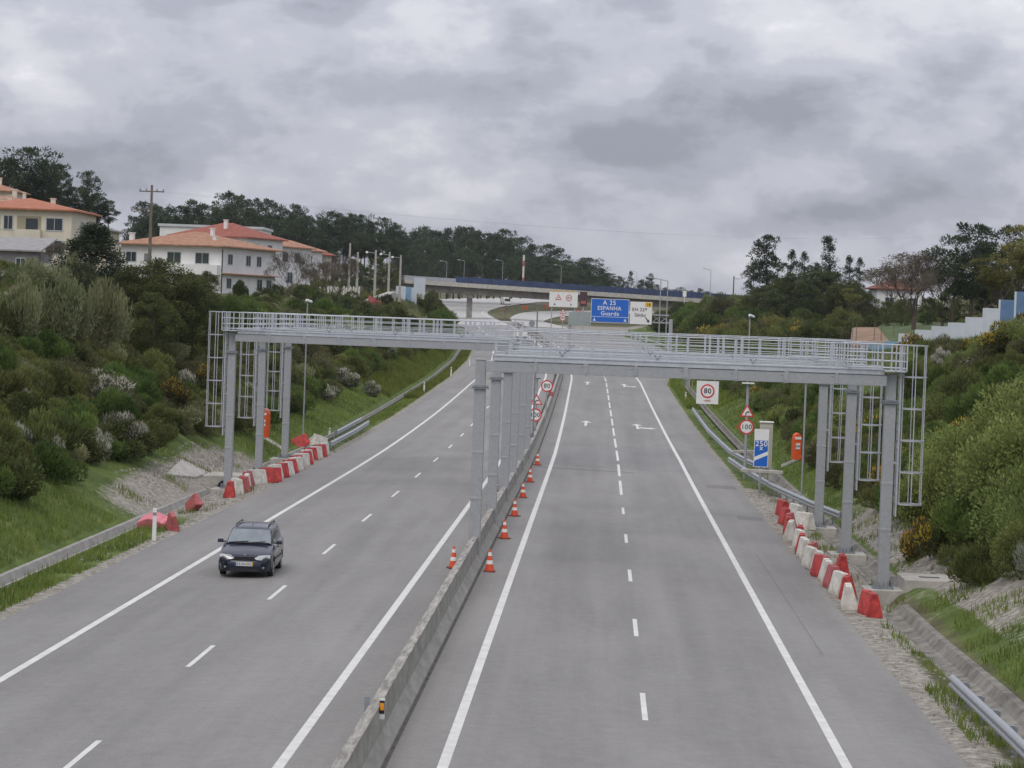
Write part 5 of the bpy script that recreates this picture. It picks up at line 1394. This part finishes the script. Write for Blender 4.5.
put('silver_bush', 13.2, 68.5, 1.0, 'second silvery bush lower down at the right edge', 'silvery bushes at the right edge', 1.1)
# explicit plants: left side
def atpx(px, pyb, Y, key, wpx, hpx, lab, group=None, cat='bush'):
    g_ = G(px, pyb)
    if g_.y < Y: Y = g_.y+.5
    X = P(px, pyb, Y).x; wm = wpx/F*Y; hm = hpx/F*Y; zb_ = P(px, pyb, Y).z
    o = put(key, X, Y, wm/2/1.05, lab, group, hm/1.15, cat); o.location.z = min(zb_, terr(X, Y)+1.0); return o
for px, pyb, w_, h, Y in ((22, 352, 60, 85, 150), (60, 352, 70, 90, 158), (95, 360, 70, 88, 150), (30, 300, 60, 45, 175), (68, 312, 60, 62, 170), (118, 352, 50, 62, 160)):
    atpx(px, pyb, Y, 'sallow_bush', w_, h, 'pale olive sallow bush in the clump on the left bank below the grey outbuilding', 'pale sallow bushes on the left bank')
for px, pyb, w_, h, Y in ((200, 335, 48, 46, 196), (226, 334, 50, 44, 205), (248, 332, 44, 36, 220)):
    atpx(px, pyb, Y, 'green_broom_bush', w_, h, 'bright green bush just above the left end of the gantry railing', 'bright green bushes above the left gantry')
atpx(10, 350, 140, 'evergreen_bush', 44, 60, 'dark evergreen bush at the left edge, below the pale sallows')
atpx(70, 298, 205, 'scrub_bush', 30, 26, 'dull purplish brown scrub bush at the foot of the dark cone-shaped tree')
atpx(240, 298, 300, 'evergreen_bush', 17, 20, 'round clipped dark bush right in front of the white house corner')
for px, pyb, Y, w_, h, n_ in ((122, 452, 114, 56, 44, 0), (95, 458, 112, 40, 34, 1), (22, 420, 116, 34, 34, 2), (48, 470, 104, 34, 40, 3), (15, 455, 104, 36, 36, 4), (340, 352, 240, 24, 18, 5), (372, 385, 205, 20, 18, 6)):
    atpx(px, pyb, Y, 'white_broom_bush', w_, h, ['white flowering broom, largest and brightest, above the gravel bank on the left', 'white flowering broom just left of the brightest one', 'small white flowering broom near the left edge, highest of the low ones', 'greyish white broom above the bright grass on the left', 'white broom at the left edge beside the orange gorse',
        'small white broom seen between the left gantry posts, farther one', 'small white broom between the left gantry posts, lower one'][n_], 'white flowering brooms on the left bank')
for px, pyb, Y, w_, h, n_ in ((4, 486, 99, 30, 44, 0), (172, 402, 132, 44, 30, 1), (205, 372, 150, 26, 20, 2), (186, 300, 198, 16, 16, 3)):
    atpx(px, pyb, Y, 'gorse_bush', w_, h, ['orange flowering gorse at the very left edge above the bright grass', 'gorse with a few orange flowers halfway up the left bank', 'small yellow gorse left of the nearest left ladder cage', 'small yellow gorse poking out above the dark evergreens'][n_], 'gorse bushes on the left bank')

# random cover of the two banks
placed = []
def scatter(n_try, yr, ur, side, kinds, smin, smax, fac, xlim):
    c = 0
    for _ in range(n_try):
        Y = yr[0]+(yr[1]-yr[0])*rng.uniform()**.9; u = rng.uniform(*ur); X = (eR(Y)+u) if side > 0 else (eL(Y)-u)
        if side > 0 and X > xlim*Y+2.5: continue
        if side < 0 and X < -xlim*Y-3: continue
        if side > 0 and Y < 83 and u < 7.5: continue
        
        if side < 0 and 100 < Y < 140 and u < 6.4: continue
        s = rng.uniform(smin, smax)
        if side > 0 and 150 < Y < 262 and 838 < VX+X/Y*F < 905 and u > 8: continue
        if any((X-a)**2+(Y-b)**2 < (fac*(s+r))**2 for a, b, r in placed): continue
        placed.append((X, Y, s))
        k = kinds[int(rng.choice(len(kinds), p=[q[1] for q in kinds]/np.sum([q[1] for q in kinds])))]
        sd_ = 'left' if side < 0 else 'right'
        nm = {'broom_bush': 'dark green broom bush', 'green_broom_bush': 'fresh green broom bush', 'scrub_bush': 'brownish scrub bush', 'willow_bush': 'light green leafy bush', 'evergreen_bush': 'dark evergreen bush', 'gorse_bush': 'yellow flecked gorse bush', 'white_broom_bush': 'white flecked broom bush', 'sallow_bush': 'pale olive bush', 'spring_bush': 'yellow green spring bush', 'silver_bush': 'silvery bush'}[k[0]]
        zone = 'near' if Y < 150 else ('middle' if Y < 290 else 'far')
        put(k[0], X, Y, s, '%s in the thick cover on the %s part of the %s bank' % (nm, zone, sd_), '%ss on the %s part of the %s bank' % (nm, zone, sd_)); c += 1
    return c
for X, Y, s in ((17, 84, 2.2), (18.5, 91, 2.2), (16, 80, 1.6), (11.5, 88, 2.0), (12.3, 82, 1.2), (11.8, 92, 1.2), (11.4, 84, 1.0)): placed.append((X, Y, s))
KL = [('broom_bush', 1.8), ('green_broom_bush', 1.9), ('scrub_bush', 2.2), ('evergreen_bush', 1.0), ('sallow_bush', .35), ('white_broom_bush', .25)]
scatter(5200, (74, 200), (5.7, 25), -1, KL, 1.0, 1.9, .62, .245)
scatter(2400, (200, 330), (6.5, 22), -1, KL+[('spring_bush', .6)], 1.4, 2.4, .72, .24)
scatter(1300, (330, 560), (5, 26), -1, KL+[('spring_bush', .8)], 2.4, 3.8, .80, .24)
KR = [('broom_bush', 1.6), ('green_broom_bush', 2.4), ('willow_bush', 1.6), ('scrub_bush', 1.6), ('gorse_bush', .15)]
scatter(2600, (80, 150), (4.9, 17.5), 1, KR, 1.0, 1.9, .62, .172)
scatter(1800, (150, 330), (5.4, 15), 1, KR, 1.2, 1.7, .66, .17)
scatter(1500, (330, 520), (6, 40), 1, [('broom_bush', 2), ('green_broom_bush', 3), ('gorse_bush', .35), ('spring_bush', 1), ('scrub_bush', 2), ('evergreen_bush', 1.5)], 2.2, 3.8, .78, .16)
print('bushes', vcount, len(placed))
# yellow gorse near the wall top, right
for px, pyb, Y, w_, h, n_ in ((1004, 352, 140, 60, 34, 0), (1020, 342, 145, 50, 32, 1), (975, 356, 152, 34, 22, 2)):
    atpx(px, pyb, Y, 'gorse_bush', w_, h, ['yellow gorse below the stepped wall, middle one', 'yellow gorse below the stepped wall at the right edge', 'yellow gorse below the stepped wall, leftmost'][n_], 'gorse below the stepped wall')
for px, pyb, Y, w_, h, n_ in ((942, 362, 150, 24, 22, 0), (968, 372, 140, 22, 16, 1)):
    atpx(px, pyb, Y, 'white_broom_bush', w_, h, ['white flowering broom right of the ladder cage below the pale panels', 'second white broom lower down right of the ladder cage'][n_], 'white brooms below the stepped wall')
# explicit shrubs on the far right hillock
for px, pyb, Y, w_, h, k, lab in ((722, 318, 430, 46, 34, 'scrub_bush', 'large round brown green bush on the hillock right of the overpass'), (700, 326, 400, 60, 34, 'green_broom_bush', 'fresh green bush sloping down from the hillock to the exit road'), (704, 330, 360, 36, 24, 'gorse_bush', 'yellow flecked bush on the hillock right of the exit road'),
                                  (665, 333, 460, 30, 20, 'evergreen_bush', 'dark bush right behind the sign gantry post'), (800, 324, 330, 34, 18, 'gorse_bush', 'yellow gorse on the crest right of the camera pole'), (815, 345, 290, 50, 30, 'evergreen_bush', 'dark bush mound behind the right railing'), (745, 330, 330, 36, 22, 'spring_bush', 'yellow green bush behind the right camera pole'),
                                  (775, 338, 300, 40, 24, 'broom_bush', 'dark broom mound right of the camera pole'), (832, 322, 300, 36, 20, 'green_broom_bush', 'green mound left of the bare earth track'), (662, 325, 560, 26, 16, 'green_broom_bush', 'small green bush under the right end of the overpass')):
    atpx(px, pyb, Y, k, w_, h, lab)
for px, pyb, Y, w_, h, k, lab in ((430, 322, 430, 36, 34, 'evergreen_bush', 'dark green bush on the left crest right of the pale noise panels'), (445, 325, 420, 34, 22, 'green_broom_bush', 'green bush sloping to the ramp right of the pale noise panels'), (424, 306, 440, 16, 18, 'gorse_bush', 'yellow flecked bush beside the white noise panel')):
    atpx(px, pyb, Y, k, w_, h, lab)

# ---- trees
def limb(mb, p, d, ln, r, depth, tips, spread=.55, n=5):
    steps = 3; q = Vector(p); dd = Vector(d).normalized()
    for i in range(steps):
        nd = (dd+Vector(unit(1)[0])*.16).normalized(); q2 = q+nd*ln/steps; r2 = r*(1-.22*(i+1)); mb.tube(q, q2, r*(1-.22*i), r2, n=n, cap=False); q = q2; dd = nd
    tips.append((q.copy(), dd.copy(), depth))
    if depth > 0:
        for _ in range(3 if depth > 1 else 3):
            nd = (dd+Vector(unit(1)[0])*spread+Vector((0, 0, .30))).normalized(); limb(mb, q, nd, ln*.70, r*.55, depth-1, tips, spread, 3)
def clump_leaves(cs, rad, per, ln, wd, up=.3, flat=.7, quad=True):
    A = []; T = []
    for c, r in zip(cs, rad):
        u = unit(per); rr = (r*(.35+.65*rng.uniform(0, 1, per)**.6))[:, None]; p = np.array(c)+u*rr*np.array([1, 1, flat]); d = u+np.array([0, 0, up])+unit(per)*.5
        A.append((quad_leaves if quad else tri_leaves)(p, d, ln*rng.uniform(.6, 1.4, per), wd*rng.uniform(.6, 1.4, per))); T.append(.2+.42*rng.uniform()+rng.normal(0, .13, per)+.10*u[:, 2])
    return np.concatenate(A), np.concatenate(T)
TREES = {}
def make_pine(kind, H=13.0, base=.42, wide=3.0, nclump=46, per=75, leaf=.42, m=None):
    root = thing('pine_tree', 'x', 'tree'); mb = MB(); q = Vector((0, 0, -.6)); r = .19*H/13; k = 7; sway = Vector(unit(1)[0])*.5; pts = []
    for i in range(k+1):
        t_ = i/k; v = Vector((sway.x*t_*t_, sway.y*t_*t_, H*.95*t_-.6*(1-t_))); pts.append(v)
    for i in range(k): mb.tube(pts[i], pts[i+1], r*(1-.85*i/k), r*(1-.85*(i+1)/k), n=7, cap=False)
    cs = []; rd = []
    for j in range(nclump):
        t_ = base+(1-base)*rng.uniform()**.85; a = rng.uniform(0, 6.28); s_t = (t_-base)/(1-base)
        prf_ = (math.sin(math.pi*min(1, .18+.82*(1-s_t)))**.7 if kind == 'round' else (1-s_t)**.75+.10)
        rr = wide*prf_*rng.uniform(.25, 1.0)*(1.25 if rng.uniform() < .15 else 1); z = H*t_
        c = (sway.x*t_*t_+rr*math.cos(a), sway.y*t_*t_+rr*math.sin(a), z+rng.uniform(-.3, .3)); cs.append(c); rd.append(rng.uniform(.65, 1.3)*wide/3.0)
        if j % 2 == 0: mb.tube((sway.x*t_*t_, sway.y*t_*t_, z-.8-rr*.25), c, .05, .015, n=4, cap=False)
    cs.append((sway.x, sway.y, H)); rd.append(.6)
    A, T = clump_leaves(cs, rd, per, leaf*1.1, leaf*.36, up=.5)
    mb.build('trunk', bark, root)
    cr_ = bpy.data.objects.new('crown', leaf_mesh('crown', A, T, m or lm_pine)); C.objects.link(cr_); cr_.parent = root
    return root
def make_bare(H=8.0, m=lm_bud, per=0, depth=4, leaf=.10):
    root = thing('bare_tree', 'x', 'tree'); mb = MB(); tips = []
    mb.tube((0, 0, -.4), (0, 0, H*.14), .17, .15, n=7, cap=False)
    for _ in range(8):
        a = rng.uniform(0, 6.28); lean = rng.uniform(.1, .75); limb(mb, (0, 0, H*.12), (math.cos(a)*lean, math.sin(a)*lean, 1), H*rng.uniform(.20, .33), .09, depth, tips, .60)
    mb.build('trunk', mat('twig_bark', (.10, .08, .065), .95, 0, .2, 4), root)
    cs = [t[0][:] for t in tips if t[2] <= 2]; A, T = clump_leaves(cs, [.28]*len(cs), max(4, per), leaf, leaf*.5, flat=1)
    cr_ = bpy.data.objects.new('crown', leaf_mesh('crown', A, T, m)); C.objects.link(cr_); cr_.parent = root
    return root
def make_broad(H=7.0, W_=3.0, m=None, leaf=.3, ncl=60, per=90, cone=False, base=.12):
    root = thing('tree', 'x', 'tree'); mb = MB(); mb.tube((0, 0, -.6), (0, 0, H*.6), .16, .06, n=7, cap=False); cs = []; rd = []
    for j in range(ncl):
        t_ = base+(1-base)*rng.uniform(); a = rng.uniform(0, 6.28); p_ = (1-t_)**.8*1.1+.06 if cone else math.sin(math.pi*(.10+.86*t_))**.6
        rr = W_*p_*math.sqrt(rng.uniform(.1, 1)); cs.append((rr*math.cos(a), rr*math.sin(a), H*t_*.97)); rd.append(rng.uniform(.45, .85)*W_/3)
        if j % 4 == 0: mb.tube((0, 0, H*t_*.5), cs[-1], .04, .012, n=4, cap=False)
    A, T = clump_leaves(cs, rd, per, leaf, leaf*.5, up=.3, flat=.8)
    mb.build('trunk', bark, root)
    cr_ = bpy.data.objects.new('crown', leaf_mesh('crown', A, T, m or lm_euc)); C.objects.link(cr_); cr_.parent = root; return root
nP = 0
PROT = {'round': [make_pine('round', 13, .30, 3.3, 62), make_pine('round', 13, .40, 2.8, 48), make_pine('round', 13, .24, 3.0, 66), make_pine('round', 13, .34, 3.6, 60)],
        'spire': [make_pine('spire', 13, .22, 2.6, 52, 60, .34), make_pine('spire', 13, .28, 2.2, 44, 60, .34), make_pine('spire', 13, .16, 2.9, 60, 60, .34)],
        'broad': [make_broad(8, 3.0, lm_euc), make_broad(8, 3.4, lm_mixed, .17, 110, 200)], 'cone': [make_broad(6.5, 2.6, lm_pine, .15, 150, 130, True, .03)],
        'bare': [make_bare(8, per=7, leaf=.13), make_bare(8, per=12, leaf=.13)], 'spring': [make_bare(8, lm_spring, 30, 3, .16)]}
useda = set()
def tree(kind, px, ptop, Y, lab, group, name=None, cat='tree', base=None, wide=1.0, var=None):
    pr = PROT[kind]; v = int(rng.integers(len(pr))) if var is None else var; src = pr[v]
    X = (px-VX)/F*Y; zt = P(px, ptop, Y).z; zb_ = terr(X, Y)-.2 if base is None else P(px, base, Y).z
    Hs = {'round': 13.6, 'spire': 13.6, 'broad': 8.3, 'cone': 6.8, 'bare': 8.6, 'spring': 8.2}[kind]; h = max(zt-zb_, 3.5)
    if (kind, v) in useda: o = copy_tree(src)
    else: o = src; useda.add((kind, v))
    sz = h/Hs; sx = max(sz, .55)*wide if kind in ('round', 'spire') else sz*wide
    o.location = (X, Y, zt-h); o.rotation_euler = (0, 0, rng.uniform(0, 6.28)); o.scale = (sx, sx, sz)
    o.name = name or {'round': 'pine_tree', 'spire': 'pine_tree', 'broad': 'tree', 'cone': 'conifer_tree', 'bare': 'bare_tree', 'spring': 'spring_tree'}[kind]
    tag(o, lab, cat, group); return o
# pine clump, top left
for px, pt, Y, wd_, lab in ((18, 146, 360, 1.3, 'dense dark pine at the top left, highest crown above the houses'), (4, 156, 355, 1.2, 'dark pine cut by the left edge, above the red roofs'), (34, 158, 365, 1.1, 'dark pine just right of the highest top left crown'), (54, 163, 372, .9, 'pine with an open crown, middle of the top left clump'), (45, 172, 360, 1.0, 'lower dark pine in the middle of the top left clump'), (80, 170, 368, .9, 'thin see-through pine at the right of the top left clump')):
    tree('round', px, pt, Y, lab, 'pines above the cream house', wide=wd_, base=240)
for i, (px, pt) in enumerate(((70, 186), (92, 192), (103, 200), (86, 198), (60, 190), (28, 176), (10, 172))):
    tree('round', px, pt, 380, 'low dark pine in the mass behind the cream house roof', 'low pines behind the cream house', base=236, wide=1.2)
# forest belt behind the houses
prof_top = [(130, 222), (140, 205), (155, 200), (165, 208), (180, 198), (195, 206), (205, 204), (218, 196), (232, 198), (245, 203), (258, 201), (272, 203), (285, 205), (292, 206), (305, 212), (318, 214), (330, 211), (343, 210), (357, 212), (370, 219), (382, 217), (393, 221), (400, 240), (412, 232), (424, 229), (436, 233), (448, 232), (458, 229), (468, 230), (480, 233), (492, 228), (503, 234), (514, 232), (524, 246), (535, 250), (546, 249), (556, 256), (568, 262), (578, 262), (590, 262), (600, 267), (612, 270)]
tabt = prof_top
def topat(px): return lerp_tab(tabt, px)
nfor = 0
for r_, (Y, dy, st) in enumerate(((560, 0, 10.5), (540, 9, 12), (520, 22, 13))):
    px = 128.0+r_*4
    while px < 398:
        tree('round' if rng.uniform() < .75 else 'spire', px, topat(px)+dy+rng.uniform(-7, 7), Y+rng.uniform(-12, 12), ['dark pine on the skyline of the long forest belt behind the houses', 'dark pine in the middle row of the forest belt behind the houses', 'lower dark pine in the front row of the forest belt behind the houses'][r_], ['skyline pines behind the houses', 'middle pines behind the houses', 'front pines behind the houses'][r_], base=270, wide=(.95, 1.1, 1.25)[r_])
        px += st*rng.uniform(.75, 1.25); nfor += 1
for r_, (Y, dy, st) in enumerate(((800, 0, 8.2), (760, 10, 9), (720, 22, 10))):
    px = 398.0+r_*3
    while px < 612:
        tree('round' if rng.uniform() < .6 else 'spire', px, topat(px)+dy*(.6 if px > 560 else 1)+rng.uniform(-6, 6), Y+rng.uniform(-15, 15), ['tall dark pine on the skyline behind the overpass', 'dark pine in the middle of the wood behind the overpass', 'front pine of the wood just behind the overpass'][r_], ['skyline pines behind the overpass', 'middle pines behind the overpass', 'front pines behind the overpass'][r_], base=296, wide=1.1 if px < 540 else 1.7)
        px += st*rng.uniform(.75, 1.25); nfor += 1
for px, pt in ((618, 276), (624, 281), (630, 270), (640, 279), (648, 276), (650, 273), (655, 284), (664, 287), (672, 289), (680, 287), (690, 290), (698, 288), (706, 291)):
    tree('spire' if px in (650, 630) else 'round', px, pt, 900+rng.uniform(-20, 20), 'small distant tree on the skyline behind the right half of the overpass', 'distant skyline trees right of the wood', base=303)
# mid ground trees left
tree('cone', 88, 221, 165, 'dense dark cone-shaped conifer in front of the cream house', None, base=300, wide=1.7)
for px, pt, Y, wd_, lab in ((165, 256, 158, 1.25, 'broad dark leafy tree below the utility pole, tallest of the dark clump'), (135, 263, 155, 1.15, 'broad dark leafy tree left in the clump below the utility pole'), (192, 276, 160, 1.1, 'broad dark leafy tree right in the clump below the utility pole'), (152, 290, 150, 1.1, 'low broad dark leafy tree in front of the clump below the utility pole')):
    tree('broad', px, pt, Y, lab, 'dark leafy trees before the white house', base=352, wide=wd_*.95, var=1)
tree('bare', 893, 262, 340, 'brown bare tree hiding part of the house with the brown red roof', None, base=318, wide=1.3)
tree('bare', 290, 247, 300, 'brown bare tree in front of the terraced houses, left one of three', 'bare trees by the terraced houses', base=305)
tree('bare', 320, 256, 320, 'brown bare tree beside the terraced houses, middle one of three', 'bare trees by the terraced houses', base=305)
tree('bare', 338, 252, 340, 'brown bare tree left of the ramp poles, right one of three', 'bare trees by the terraced houses', base=300)
tree('bare', 55, 238, 236, 'leafless pinkish tree in front of the cream house beside the outbuilding', None, base=275)
for px, pt, b, Y in ((340, 262, 300, 450), (362, 264, 296, 460), (385, 262, 294, 470), (330, 268, 300, 430), (395, 270, 290, 480), (352, 258, 290, 480), (374, 256, 288, 485)):
    tree('broad', px, pt, Y, 'dull green bushy tree behind the ramp poles', 'bushy trees behind the ramp poles', base=b)
for px, pt, b, Y in ((206, 270, 300, 300), (190, 272, 300, 296), (275, 283, 310, 290), (262, 286, 312, 280), (300, 284, 312, 270), (318, 290, 312, 300), (345, 296, 316, 300), (365, 301, 318, 310), (385, 304, 320, 330)):
    tree('broad', px, pt, Y, 'low dark bushy tree along the crest between the white house and the ramp', 'low bushy trees along the left crest', base=b)
# right hand trees
for px, pt, Y, k, lab in ((765, 234, 405, 'round', 'tall open pine, highest at the left of the right-hand tree group'), (752, 262, 410, 'round', 'smaller leaning pine at the far left of the right-hand tree group'), (787, 248, 415, 'spire', 'pine second from the left in the right-hand tree group'), (802, 250, 410, 'spire', 'full pine in the middle of the right-hand tree group'), (827, 235, 405, 'spire', 'tall pointed conifer with a tuft top, right half of the group'),
                          (847, 254, 400, 'spire', 'conifer left of the white house in the right-hand group'), (857, 256, 398, 'spire', 'dark conifer next to the white house on the right'), (776, 262, 400, 'round', 'lower pine filling the gap in the right-hand tree group'), (815, 262, 402, 'round', 'rounder pine between the two tall conifers on the right')):
    tree(k, px, pt, Y, lab, 'right-hand group of pines', base=312, wide=1.0)
for px, pt, Y, b in ((812, 268, 380, 318), (795, 272, 385, 318), (828, 270, 378, 316), (845, 278, 370, 316), (862, 290, 365, 318), (780, 276, 390, 320), (760, 284, 392, 322), (804, 282, 370, 320), (836, 284, 372, 320), (770, 290, 380, 322), (752, 292, 385, 322), (820, 276, 392, 318)):
    tree('broad', px, pt, Y, 'rounded grey green tree below the right-hand pines', 'rounded trees below the right-hand pines', base=b, wide=1.35)
tree('spring', 850, 285, 360, 'bright yellow green tree left of the brown roofed house', None, base=318)
tree('bare', 912, 243, 300, 'wide bare tree with bare fanning branches in front of the brown red roof', None, base=326, wide=1.5, var=1)
tree('bare', 940, 262, 290, 'smaller brownish bare tree right of the wide bare tree', None, base=326, wide=1.4)
for px, pt, Y, lab, wd_ in ((968, 222, 250, 'broad dark pine on the right, tallest above the stepped wall', 1.25), (950, 234, 255, 'dark pine left of the broad one above the stepped wall', 1.1), (982, 240, 248, 'dark pine right of the broad one above the stepped wall', 1.0), (1004, 224, 240, 'dark pine half behind the yellow green tree at the right edge', .9)):
    tree('round', px, pt, Y, lab, 'pines above the stepped wall', base=322, wide=wd_)
for px, pt, Y, b, lab in ((1014, 216, 200, 312, 'yellow green budding tree at the right edge above the blue wall'), (995, 252, 205, 316, 'lower yellow green budding tree left of the edge one'), (1030, 240, 195, 312, 'budding tree cut by the right edge')):
    tree('spring', px, pt, Y, lab, 'budding trees above the blue wall', base=b, wide=1.5)
for px, pt, Y, b in ((900, 298, 320, 328), (884, 300, 330, 328), (925, 296, 310, 328), (948, 286, 285, 326), (966, 284, 270, 322), (985, 272, 255, 318), (1004, 270, 245, 314), (1022, 262, 235, 312)):
    tree('broad', px, pt, Y, 'dull green hedge tree behind the stepped wall and field', 'hedge trees behind the stepped wall', base=b, wide=1.1)
# bare earth track and little green field behind the wall
def hill_patch(name, m, pix, Ya, lift):
    pts = [P(a, b, Y) for (a, b, Y) in pix]; mb = MB(); top = [(q.x, q.y, q.z) for q in pts]; mb.poly(top); mb.poly([(a, b, c-3.0) for a, b, c in reversed(top)])
    for i in range(len(top)): j = (i+1) % len(top); a, b = top[i], top[j]; mb.quad((a[0], a[1], a[2]-3), (b[0], b[1], b[2]-3), b, a)
    o = mb.build(name, m); bm_fix(o); tag(o, kind='structure'); return o
hill_patch('dirt_path', mat('bare_earth', (.20, .13, .08), .95, 0, col2=(.36, .23, .15), vscale=.5), [(850, 345, 285), (900, 345, 270), (896, 334, 300), (885, 328, 330), (862, 326, 345), (852, 328, 330)], 0, 0)
hill_patch('field', mat('field_grass', (.055, .085, .025), .95, 0, col2=(.11, .15, .045), vscale=.6), [(888, 341, 283), (905, 341, 270), (968, 328, 240), (962, 322, 300), (875, 323, 352)], 0, 0)
for px, Y in ((852, 300), (856, 292), (874, 288), (881, 286), (893, 290)):
    p = P(px, 338, Y); mb = MB(); mb.tube((0, 0, -.5), (.05, 0, 1.9), .05, .03, n=6); o = mb.build('fence_stake', wood_p, loc=tuple(p)); tag(o, 'thin wooden stake beside the bare earth track', 'stake', 'wooden stakes by the earth track')

# ---- grass and low cover on the banks
def cover(name, m, n, side, yr, ur, ln, wd, lab_kind, dens=None, tilt=.35):
    Y = yr[0]+(yr[1]-yr[0])*rng.uniform(0, 1, n)**1.5; u = rng.uniform(*ur, n); pts = []; 
    for y, q in zip(Y, u):
        x = (eR(y)+q) if side > 0 else (eL(y)-q)
        if abs(x) > .25*y+3: continue
        dd0 = ditch(y, side > 0)
        if dd0-.15 < q < dd0+1.15 and not (side > 0 and 79 < y < 84): continue
        nz = noise.noise(Vector((x*.6, y*.35, 9)))
        if dens and nz < dens(x, y, q): continue
        pts.append((x, y, terr(x, y)-.02))
    c = np.array(pts); k = len(c); d = unit(k)*tilt+np.array([0, 0, 1.0])
    tone = .45+.9*np.array([noise.noise(Vector((p[0]*.5, p[1]*.3, 2))) for p in pts])*.6+rng.normal(0, .14, k)
    me = leaf_mesh(name, tri_leaves(c, d, ln*rng.uniform(.5, 1.5, k), wd*rng.uniform(.7, 1.3, k)), tone, m)
    o = bpy.data.objects.new(name, me); C.objects.link(o); tag(o, kind='stuff', label=lab_kind, cat='grass')
dl = lambda x, y, q: (.30 if q < 1.9 else -.9) if y > 90 else (.05 if q < 1.9 else -.9)
gravel_l = lambda x, y, q: (.34 if (97 < y < 138 and q < 6.3) else (-.15 if q < 1.0 else -.8))
cover('verge_grass', lm_grass, 90000, -1, (52, 230), (.5, 9.5), .24, .035, 'bright green grass along the left verge and bank foot', gravel_l)
gravel_r = lambda x, y, q: (.40 if q < 1.9 and y > 74 else ((.22 if q < .9 else -.08) if q < 1.9 else (.16 if 65 < y < 116 and q < 7 else -.8)))
cover('verge_grass', lm_grass, 80000, 1, (48, 230), (.5, 9.0), .22, .033, 'green grass along the right verge and bank foot', gravel_r)
cover('far_grass', lm_grass, 36000, -1, (225, 430), (.6, 8), .45, .07, 'green grass along the far left bank foot')
cover('far_grass', lm_grass, 36000, 1, (225, 430), (.6, 9), .45, .07, 'green grass along the far right verge')
cover('dry_grass', lm_drygrass, 22000, -1, (52, 200), (.4, 9.0), .22, .025, 'yellowed grass mixed into the left verge', lambda x, y, q: .0)
cover('dry_grass', lm_drygrass, 12000, 1, (48, 200), (.5, 9.0), .20, .025, 'yellowed grass mixed into the right verge', lambda x, y, q: .05)
cover('ground_cover', lm_brown, 60000, -1, (75, 320), (8, 30), .45, .07, 'brownish low scrub between the bushes of the left bank', None, .8)
cover('ground_cover', lm_broomg, 45000, 1, (70, 320), (7, 27), .40, .07, 'green low scrub between the bushes of the right bank', None, .8)
# loose stones on the gravel
def stones(name, n, boxes, lab):
    A = []
    me_mb = MB()
    for _ in range(n):
        b = boxes[int(rng.integers(len(boxes)))]; Y = rng.uniform(b[2], b[3]); u = rng.uniform(b[0], b[1]); X = eR(Y)+u if b[4] > 0 else eL(Y)-u
        s = rng.uniform(.04, .13)*b[5]; me_mb.box((X, Y, terr(X, Y)), (s*rng.uniform(.8, 1.6), s*rng.uniform(.8, 1.6), s), rng.uniform(0, 3), top=rng.uniform(.4, .8))
    o = me_mb.build(name, mat('stone', (.30, .28, .25), .95, 0, .4, 3)); tag(o, lab, 'stones', kind='stuff')
stones('loose_stones', 2600, [(.2, 1.3, 50, 125, 1, .55), (3.2, 5.2, 84, 112, 1, .8), (3.7, 5.6, 108, 134, -1, .8), (.2, 1.8, 80, 150, -1, .6)], 'loose grey stones and gravel scattered on the verges')

# ------------------------------------------------------------------ air between here and the far wood
mb = MB(); mb.box((0, 780, 31), (1400, 1700, 76))
hz = mb.build('haze', [])
hm = bpy.data.materials.new('air_haze'); hm.use_nodes = True; t = hm.node_tree; t.nodes.remove(t.nodes['Principled BSDF'])
pv = t.nodes.new('ShaderNodeVolumePrincipled'); pv.inputs['Density'].default_value = .00008; pv.inputs['Color'].default_value = (.80, .83, .88, 1); pv.inputs['Anisotropy'].default_value = .3
t.links.new(pv.outputs[0], t.nodes['Material Output'].inputs['Volume']); hz.data.materials.append(hm); tag(hz, kind='stuff', label='thin pale haze lying over the far wood and bridge', cat='haze')
